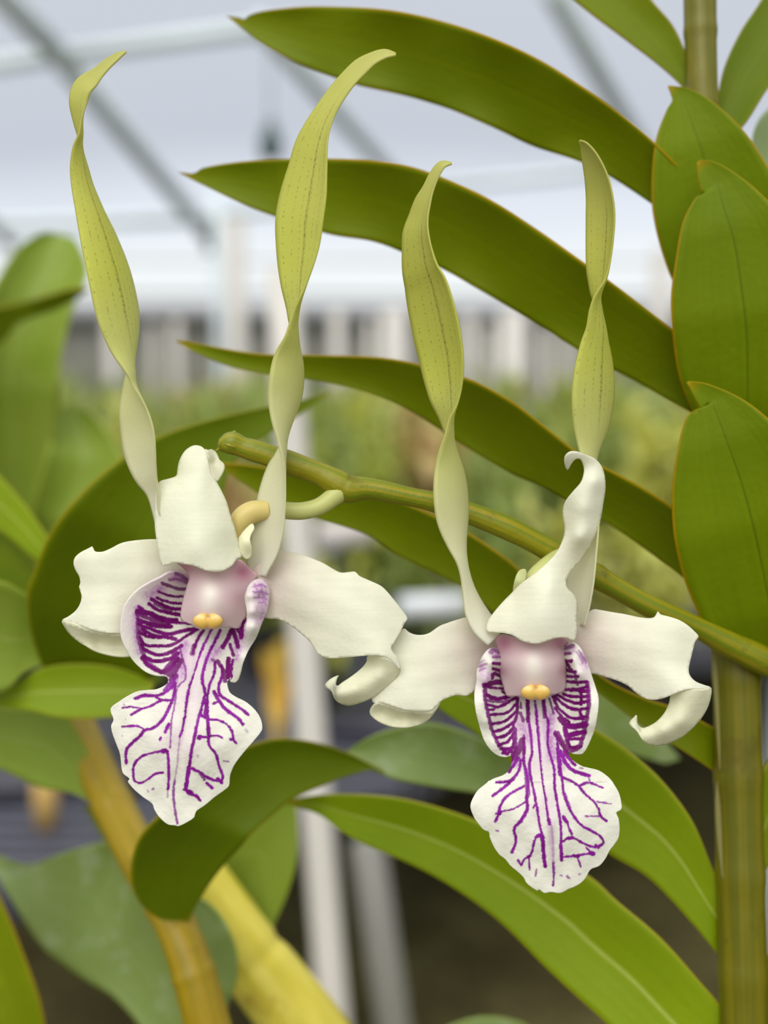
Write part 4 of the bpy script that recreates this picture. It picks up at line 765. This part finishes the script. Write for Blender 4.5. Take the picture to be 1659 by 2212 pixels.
ST2 = V2(z4, 3.5675, [
 ([(625, 680), (640, 800), (650, 920), (660, 1020), (670, 1150), (685, 1300), (705, 1420), (720, 1530), (740, 1640)], 14, 1), ([(750, 1650), (765, 1800), (770, 1950)], 10, .45), ([(770, 1940), (770, 2060), (765, 2110)], 18, .95),
 ([(570, 690), (575, 800), (590, 900), (600, 1000), (605, 1100), (585, 1180), (595, 1280), (620, 1400), (645, 1530), (665, 1650), (690, 1750), (695, 1850), (705, 1960)], 18, 1), ([(570, 690), (575, 850)], 26, 1), ([(680, 1730), (705, 1960)], 26, 1),
 ([(690, 680), (700, 780), (725, 860), (720, 960), (725, 1060), (750, 1140), (770, 1220), (775, 1350), (795, 1480), (815, 1600), (825, 1720), (820, 1850), (830, 1920)], 18, 1), ([(822, 1800), (828, 1915)], 26, 1), ([(690, 690), (700, 820)], 26, .9),
 ([(540, 980), (545, 1080), (540, 1160), (565, 1260), (570, 1360), (560, 1440), (570, 1520), (530, 1600), (470, 1670), (480, 1740), (475, 1800), (450, 1855)], 22, 1), ([(565, 1250), (570, 1420)], 34, .9),
 ([(545, 1350), (470, 1390), (400, 1440), (355, 1520), (350, 1560), (320, 1620)], 18, 1), ([(360, 1550), (350, 1560)], 30, 1), ([(555, 1470), (470, 1520), (380, 1540), (325, 1560)], 12, 1),
 ([(520, 1150), (500, 1240), (430, 1310), (330, 1320)], 18, 1), ([(460, 1300), (380, 1370), (305, 1425)], 20, 1), ([(500, 1130), (430, 1235)], 22, 1), ([(480, 1060), (440, 1150)], 30, 1),
 ([(630, 1490), (615, 1515)], 16, 1), ([(670, 1715), (635, 1735), (612, 1820), (590, 1880), (545, 1910), (520, 1950), (500, 1915)], 15, 1), ([(640, 1735), (655, 1725)], 22, 1), ([(580, 1890), (585, 1990)], 11, 1), ([(640, 1985), (630, 2040)], 11, .8), ([(330, 1690), (345, 1690)], 10, .8), ([(575, 1890), (590, 1880)], 22, 1),
 ([(780, 930), (800, 1040), (800, 1150), (830, 1280), (845, 1400), (880, 1500), (930, 1590), (1000, 1660), (1110, 1720), (1150, 1780), (1090, 1815), (1000, 1790), (930, 1750), (880, 1745), (840, 1770)], 16, 1), ([(800, 1060), (820, 1260)], 30, 1), ([(845, 1400), (890, 1520)], 24, .9),
 ([(830, 1280), (900, 1310), (960, 1350), (1010, 1410), (1080, 1470), (1110, 1520), (1130, 1580), (1175, 1615)], 16, 1), ([(960, 1350), (1040, 1325), (1150, 1365)], 14, 1), ([(1040, 1330), (1040, 1290), (1020, 1270)], 9, .8), ([(1100, 1470), (1210, 1485)], 10, .9), ([(1130, 1580), (1015, 1580)], 10, .9),
 ([(820, 1080), (860, 1170), (920, 1230), (1040, 1270)], 26, 1), ([(850, 1090), (900, 1150), (930, 1185)], 26, 1), ([(970, 1210), (990, 1212)], 9, .8), ([(840, 1580), (870, 1620), (885, 1670), (905, 1715)], 16, 1), ([(845, 1590), (865, 1620)], 30, 1),
 ([(840, 1890), (940, 1880), (1060, 1862)], 14, 1), ([(1050, 1862), (1072, 1866)], 32, 1), ([(1045, 1850), (1020, 1820)], 9, 1), ([(945, 1885), (960, 1920), (975, 1965)], 13, 1), ([(875, 1748), (905, 1745)], 24, 1), ([(870, 2040), (890, 2055)], 13, .8), ([(818, 2033), (832, 2038)], 10, .7), ([(960, 2030), (970, 2022)], 10, .7), ([(920, 1880), (960, 1890)], 18, 1), ([(1090, 1800), (1110, 1818)], 18, 1),
 ([(340, 320), (300, 300), (285, 320)], 26, .7), ([(345, 355), (300, 360)], 18, .8), ([(350, 405), (300, 400)], 20, 1), ([(350, 455), (300, 440)], 22, 1), ([(355, 500), (300, 480), (290, 520)], 22, 1), ([(370, 550), (300, 550), (240, 570)], 34, 1), ([(385, 600), (300, 590), (240, 575)], 18, 1),
 ([(420, 660), (330, 680), (250, 650)], 26, 1), ([(400, 640), (370, 620)], 18, 1), ([(470, 670), (400, 715), (330, 740), (250, 720)], 18, 1), ([(440, 690), (350, 700), (250, 690)], 16, .9), ([(480, 720), (400, 785), (280, 800)], 18, 1), ([(300, 760), (260, 760)], 18, 1), ([(480, 780), (390, 850), (290, 870)], 20, 1),
 ([(470, 850), (380, 910), (300, 930)], 20, 1), ([(460, 900), (400, 960), (320, 980)], 22, 1), ([(470, 940), (410, 1010), (340, 1030)], 20, 1), ([(470, 990), (440, 1060), (360, 1060)], 22, 1), ([(460, 1050), (420, 1090), (380, 1090)], 24, 1), ([(470, 920), (470, 1050)], 34, .95),
 ([(235, 570), (240, 700), (268, 830), (300, 940), (350, 1040), (415, 1100)], 22, .95), ([(490, 675), (485, 800), (455, 880)], 20, 1), ([(530, 1000), (500, 1080), (460, 1130)], 40, .95), ([(520, 1020), (545, 1100)], 20, .9), ([(515, 710), (520, 750)], 14, .9), ([(515, 790), (540, 850)], 20, .9), ([(545, 960), (545, 1000)], 14, .9),
 ([(870, 290), (920, 270)], 26, .75), ([(865, 330), (905, 330)], 20, .9), ([(862, 380), (912, 385)], 20, 1), ([(880, 400), (915, 450)], 20, 1), ([(868, 450), (940, 470)], 22, 1), ([(866, 505), (960, 500)], 18, 1), ([(862, 540), (950, 545), (1020, 540)], 20, 1), ([(940, 490), (960, 560)], 16, .9),
 ([(852, 600), (930, 605), (1030, 580)], 22, 1), ([(930, 600), (1035, 620)], 28, 1), ([(850, 640), (920, 660), (1040, 660)], 22, 1), ([(800, 645), (880, 690), (960, 710), (1040, 700)], 20, 1), ([(780, 660), (850, 720), (940, 760), (1035, 750)], 20, 1), ([(765, 660), (800, 740), (870, 800), (940, 830), (1030, 810)], 20, 1), ([(780, 750), (830, 810), (900, 860)], 18, 1),
 ([(820, 830), (870, 880), (940, 890), (1020, 870)], 38, 1), ([(860, 900), (880, 960), (960, 940), (1010, 930)], 32, 1), ([(890, 990), (950, 985), (990, 980)], 20, 1), ([(880, 1000), (910, 1050), (980, 1040)], 22, 1), ([(860, 920), (890, 1060)], 30, .95), ([(780, 950), (830, 1020), (880, 1100)], 26, 1), ([(800, 940), (860, 1040)], 22, .95),
 ([(1025, 545), (1045, 680), (1035, 800), (1010, 920), (970, 1040), (910, 1080)], 24, .95), ([(735, 680), (755, 740), (770, 790)], 14, .9), ([(985, 630), (990, 720)], 22, 1), ([(975, 760), (1000, 830)], 20, 1),
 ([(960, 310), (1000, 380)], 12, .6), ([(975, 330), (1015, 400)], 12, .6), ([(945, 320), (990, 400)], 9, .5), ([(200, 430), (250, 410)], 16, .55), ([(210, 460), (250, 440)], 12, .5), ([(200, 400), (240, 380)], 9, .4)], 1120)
SO2 = V2(z4, 3.5675, [([(500, 860), (570, 980)], 46, .55), ([(750, 800), (730, 920), (760, 1120)], 42, .6), ([(500, 1080), (500, 1180)], 34, .6), ([(850, 1100), (820, 1200)], 34, .5), ([(225, 430), (260, 540)], 40, .4), ([(985, 340), (1010, 420)], 40, .45), ([(300, 310), (330, 340)], 40, .5), ([(890, 290), (910, 300)], 36, .5), ([(745, 1640), (755, 1900)], 26, .3)])
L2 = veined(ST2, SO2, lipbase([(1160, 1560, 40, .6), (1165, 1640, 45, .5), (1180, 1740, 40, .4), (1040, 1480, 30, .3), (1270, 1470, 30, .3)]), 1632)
a = Acc()
sheet(a, z4([(345, 300), (300, 285), (260, 300), (220, 360), (190, 430), (180, 480), (180, 540), (162, 640), (170, 760), (200, 880), (230, 980), (280, 1060), (340, 1110), (400, 1125), (440, 1118), (446, 1180), (425, 1230), (380, 1265), (300, 1295), (230, 1345), (180, 1390), (140, 1460), (130, 1510), (150, 1570), (180, 1620), (230, 1680), (272, 1700), (280, 1740), (310, 1810), (350, 1870), (400, 1910), (440, 1960), (500, 2010), (540, 2050), (570, 2100), (640, 2150), (660, 2143), (700, 2170), (745, 2163), (820, 2170), (880, 2140), (950, 2110), (1010, 2060), (1050, 1990), (1120, 1960), (1170, 1900), (1200, 1840), (1260, 1760), (1275, 1680), (1267, 1600), (1250, 1552), (1287, 1530), (1290, 1480), (1270, 1400), (1230, 1330), (1190, 1280), (1120, 1230), (1050, 1210), (990, 1195), (930, 1160), (893, 1120), (888, 1085), (930, 1100), (990, 1095), (1030, 1040), (1080, 920), (1105, 800), (1113, 680), (1095, 600), (1060, 500), (1020, 380), (970, 280), (920, 240), (865, 262), (800, 400), (600, 450), (420, 400)]),
      z4([(345, 300, 44), (300, 285, 24), (190, 430, 22), (300, 400, 0), (240, 520, -14), (180, 540, 6), (162, 640, -6), (200, 880, -6), (280, 1060, 0), (400, 1125, 8), (215, 700, -20), (250, 850, -18), (330, 1030, -6), (260, 640, 0), (330, 650, 38), (360, 850, 30), (420, 650, 64), (480, 800, 52), (400, 1000, 18), (450, 1080, 10), (350, 480, 56),
          (865, 262, 44), (920, 240, 26), (1020, 380, 22), (920, 380, 0), (960, 480, -12), (1060, 500, 6), (1113, 680, -6), (1080, 920, -6), (1000, 1080, 4), (1070, 700, -20), (1040, 880, -16), (960, 1060, -2), (1020, 650, 2), (930, 650, 38), (900, 850, 30), (840, 650, 64), (780, 800, 50), (880, 1000, 16), (888, 1085, 10), (870, 450, 56),
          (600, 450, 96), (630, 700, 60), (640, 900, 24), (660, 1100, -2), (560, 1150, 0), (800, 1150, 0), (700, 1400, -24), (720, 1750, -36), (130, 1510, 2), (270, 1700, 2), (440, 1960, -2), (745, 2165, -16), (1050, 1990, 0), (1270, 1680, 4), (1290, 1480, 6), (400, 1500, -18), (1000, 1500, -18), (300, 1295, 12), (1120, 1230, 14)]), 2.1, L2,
      extra=lambda x, y: -4*np.exp(-((x-(1165+(y-1600)*0.12))/16)**2)*(y > 1560)+3*np.exp(-((x-(1160+(y-1600)*0.12))/4)**2)*(y > 1520)+1.6*np.sin(x/11)*np.sin(y/13)*(y > 1690))
a.build('lip', LIP, FL2, th=5*U)

# ================================================================== PLANTS ON THE LEFT
bx1, by1 = P(430, 2500, 900)[0], P(430, 2500, 900)[1]
B1 = thing('orchid_plant', 'orchid plant at left whose dark arching leaves frame the upper bloom', 'plant', (bx1, by1, ZN)); pot_at(B1, bx1, by1)
a = Acc(); q = crom([(140, 1500, 1500, 36), (190, 1620, 1400, 40), (240, 1730, 1300, 43), (300, 1850, 1150, 46), (345, 1930, 1050, 44), (385, 2010, 950, 44), (420, 2110, 900, 47), (455, 2240, 880, 50)], 14)
w = P(q[:, 0], q[:, 1], q[:, 2]); r = q[:, 3]*(DF+q[:, 2]*U)/F; r *= nodes([.3, .62, .85], .08)(np.linspace(0, 1, len(r)))
w = np.vstack([w, [(bx1, by1, ZN+.25), (bx1, by1, ZN+.12)]]); r = np.r_[r, r[-1], r[-1]]; tube3(a, w, r, 24); a.build('cane', CANEO, B1)
a = Acc(); q = crom([(-200, 850, 1420, 26), (-215, 1200, 1420, 34), (-210, 1600, 1420, 40), (-120, 2100, 1350, 44), (60, 2420, 1200, 46)], 12)
w = P(q[:, 0], q[:, 1], q[:, 2]); r = q[:, 3]*(DF+q[:, 2]*U)/F
w = np.vstack([w, [(bx1-.012, by1, ZN+.2), (bx1-.006, by1, ZN+.12)]]); r = np.r_[r, r[-1], r[-1]]; tube3(a, w, r, 24); a.build('cane', CANEO, B1)
leaf([(712, 848), (640, 866), (560, 882), (460, 905), (350, 940), (270, 985), (180, 1060), (110, 1150), (72, 1240), (58, 1290), (70, 1380), (110, 1480)],
     [(712, 850), (660, 886), (600, 925), (540, 965), (500, 1010), (480, 1080), (460, 1180), (430, 1290), (400, 1360), (380, 1400), (340, 1450), (260, 1520)], [1150, 1000, 900, 880, 1000, 1200], mat=G6, root=B1, tilt=60, cup=-50)
leaf([(-205, 1330), (-120, 1240), (0, 1255), (60, 1285), (140, 1330), (240, 1390), (320, 1440), (350, 1470)], [(-205, 1350), (-120, 1480), (0, 1495), (60, 1450), (140, 1430), (220, 1432), (300, 1462), (345, 1480)], [1400, 1000, 1150, 1280], mat=G5, root=B1, cup=-40)
leaf([(335, 1478), (290, 1455), (230, 1438), (150, 1434), (80, 1448), (0, 1498), (-120, 1550), (-210, 1540)], [(330, 1484), (310, 1530), (260, 1546), (190, 1552), (120, 1548), (50, 1532), (-120, 1515), (-210, 1530)], [1100, 1080, 1100, 1400], mat=G3, root=B1, cup=-20, tilt=-20)
leaf([(240, 1752), (215, 1680), (170, 1590), (130, 1535), (60, 1530), (-60, 1525), (-150, 1540), (-210, 1600)], [(236, 1756), (200, 1735), (150, 1712), (90, 1702), (40, 1680), (-20, 1655), (-150, 1635), (-210, 1612)], [1300, 1340, 1400, 1400], mat=G5, root=B1)
leaf([(400, 1990), (345, 1985), (298, 1945), (282, 1885), (298, 1815), (345, 1760), (430, 1690), (500, 1630), (545, 1608), (600, 1596), (660, 1600), (720, 1615), (770, 1635), (830, 1668)],
     [(410, 1990), (425, 1955), (460, 1900), (490, 1862), (520, 1830), (550, 1795), (590, 1760), (620, 1735), (650, 1716), (690, 1700), (740, 1680), (780, 1668), (800, 1664), (832, 1670)], [900, 820, 720, 760, 860, 960], mat=G6, root=B1, cup=-40, tilt=30, lab='dark green leaf arching over to the right')
leaf([(-210, 1000), (-120, 960), (-40, 1000), (0, 1030), (60, 1100), (105, 1165), (120, 1190)], [(-210, 1015), (-120, 1070), (-40, 1120), (0, 1145), (45, 1180), (85, 1212), (118, 1194)], [1500, 1450, 1400, 1300], mat=G3, root=B1)
leaf([(-212, 1110), (-120, 1080), (-40, 1125), (0, 1150), (40, 1180), (78, 1225), (100, 1290)], [(-212, 1125), (-120, 1180), (-40, 1230), (0, 1258), (30, 1275), (60, 1300), (95, 1330)], [1600, 1500, 1450, 1400], mat=G6, root=B1)
leaf([(225, 1740), (270, 1780), (320, 1830), (350, 1900), (352, 1950)], [(180, 1740), (215, 1800), (260, 1860), (300, 1915), (345, 1955)], [1500, 1450, 1350, 1250], mat=G6, root=B1)

bx2, by2 = P(820, 2420, 1500)[0]+.0, .30
B2 = thing('orchid_plant', 'orchid plant at lower left with a bright yellow cane and grey green leaves', 'plant', (bx2, by2, ZN)); pot_at(B2, bx2, by2)
a = Acc(); q = crom([(405, 1830, 1500, 44), (450, 1925, 1480, 62), (520, 2040, 1450, 74), (590, 2130, 1450, 78), (660, 2220, 1450, 80), (740, 2330, 1480, 78)], 16)
w = P(q[:, 0], q[:, 1], q[:, 2]); r = q[:, 3]*(DF+q[:, 2]*U)/F; r *= nodes([.47], -.07, .03)(np.linspace(0, 1, len(r)))
w = np.vstack([w, [(bx2, by2, ZN+.22), (bx2, by2, ZN+.12)]]); r = np.r_[r, r[-1]*.9, r[-1]*.8]; tube3(a, w, r, 28)
a.build('cane', CANEY, B2)
a = Acc(); pr = P(np.array([562.]), np.array([2092.]), np.array([1450.]))[0]; tn = (P(590., 2130., 1450.)-P(520., 2040., 1450.)); tn /= np.linalg.norm(tn)
tube3(a, [pr-tn*.0016, pr, pr+tn*.0016], [.0059, .0061, .0059], 28); a.build('node_ring', plain('node_brown', srgb(140, 116, 40), 0.6), B2)
leaf([(470, 1880), (520, 1815), (570, 1755), (630, 1718), (643, 1790), (640, 1860), (620, 1930), (590, 2000), (575, 2060)], [(465, 1890), (470, 1920), (490, 1960), (510, 1990), (530, 2015), (545, 2035), (555, 2050), (565, 2060), (572, 2065)], [1700, 1650, 1600, 1560], mat=G5, root=B2, tilt=40)
leaf([(415, 1935), (450, 1950), (485, 1990), (510, 2050), (512, 2110), (490, 2180), (470, 2260)], [(412, 1940), (405, 1980), (400, 2030), (410, 2090), (425, 2140), (440, 2200), (455, 2270)], [1250, 1200, 1200, 1300], mat=G4, root=B2, cup=-30)
leaf([(-60, 1820), (0, 1850), (60, 1868), (130, 1845), (210, 1822), (275, 1812), (292, 1870), (310, 1950), (350, 2010), (380, 2090), (430, 2230), (470, 2330)],
     [(-60, 1825), (-20, 1870), (10, 1920), (50, 1985), (95, 2050), (140, 2085), (190, 2120), (240, 2150), (280, 2190), (320, 2240), (380, 2320), (440, 2400)], [1900, 1700, 1550, 1500, 1450], mat=G4, root=B2, cup=-60, tilt=[0, 60, 60, 20], lab='broad grey green leaf with a soft sheen')
leaf([(752, 1622), (800, 1592), (860, 1572), (925, 1562), (1000, 1580), (1070, 1615), (1130, 1670), (1180, 1740)], [(752, 1626), (790, 1655), (850, 1682), (940, 1700), (1020, 1712), (1080, 1722), (1130, 1735), (1180, 1750)], [1050, 1020, 1020, 1100], mat=G4, root=B2, cup=-30, tilt=-20, lab='grey green leaf with pale mottling')
leaf([(1180, 1440), (1290, 1480), (1400, 1560), (1470, 1640)], [(1150, 1520), (1260, 1590), (1350, 1625), (1440, 1650)], [1500, 1500, 1500], mat=G4, root=B2)
leaf([(-170, 1660), (-130, 1720), (-60, 1830), (0, 1940), (50, 2060), (90, 2180), (110, 2330), (100, 2460)], [(-172, 1665), (-210, 1880), (-180, 2000), (-120, 2120), (-80, 2200), (-40, 2300), (0, 2400), (90, 2480)], [1300, 1250, 1200, 1200], mat=G1, root=B1, cup=-30)
leaf([(930, 2260), (960, 2222), (1030, 2198), (1100, 2202), (1150, 2225), (1190, 2280)], [(930, 2270), (960, 2330), (1030, 2380), (1100, 2390), (1150, 2360), (1190, 2290)], [1600, 1600, 1600], mat=G4, root=B2)

bx3, by3 = P(-130, 2300, 3700)[0], P(-130, 2300, 3700)[1]
B3 = thing('orchid_plant', 'blurred orchid plant at far left with broad upright pale green leaves', 'plant', (bx3, by3, ZN)); pot_at(B3, bx3, by3)
a = Acc(); q = crom([(62, 1000, 3700, 26), (40, 1200, 3700, 30), (-40, 1420, 3700, 40), (-110, 1700, 3700, 46), (-130, 2250, 3700, 50)], 8); w = P(q[:, 0], q[:, 1], q[:, 2]); r = q[:, 3]*(DF+q[:, 2]*U)/F
w = np.vstack([w, [(bx3, by3, ZN+.12)]]); r = np.r_[r, r[-1]]; tube3(a, w, r, 16); a.build('cane', CANE, B3)
leaf([(-80, 780), (-30, 650), (10, 575), (45, 530), (95, 505), (130, 508)], [(90, 1180), (110, 1050), (125, 900), (130, 780), (150, 690), (178, 600)], [3600, 3500, 3400, 3300], mat=G5, root=B3, tilt=150, cup=-100)
leaf([(130, 508), (90, 505), (45, 530), (10, 580), (-40, 680), (-80, 800), (-60, 950), (0, 1150), (60, 1200)], [(135, 508), (165, 520), (190, 590), (160, 660), (138, 740), (122, 850), (118, 960), (100, 1080), (65, 1200)], [3200, 3100, 3100, 3300, 3500], mat=G5, root=B3, cup=-120)
leaf([(192, 622), (150, 624), (100, 638), (50, 652), (0, 662), (-80, 670), (-150, 660)], [(190, 628), (160, 648), (120, 668), (70, 685), (30, 705), (0, 740), (-150, 830)], [2500, 2600, 2800, 3000], mat=G6, root=B3, tilt=150, th=12)
leaf([(165, 872), (125, 890), (105, 960), (80, 1050), (60, 1130), (60, 1250)], [(170, 872), (230, 930), (268, 1010), (240, 1090), (160, 1170), (80, 1260)], [3300, 3200, 3200, 3400], mat=G5, root=B3, cup=-120)

# keep only the documented properties
for o in bpy.data.objects:
    if '_org' in o: del o['_org']
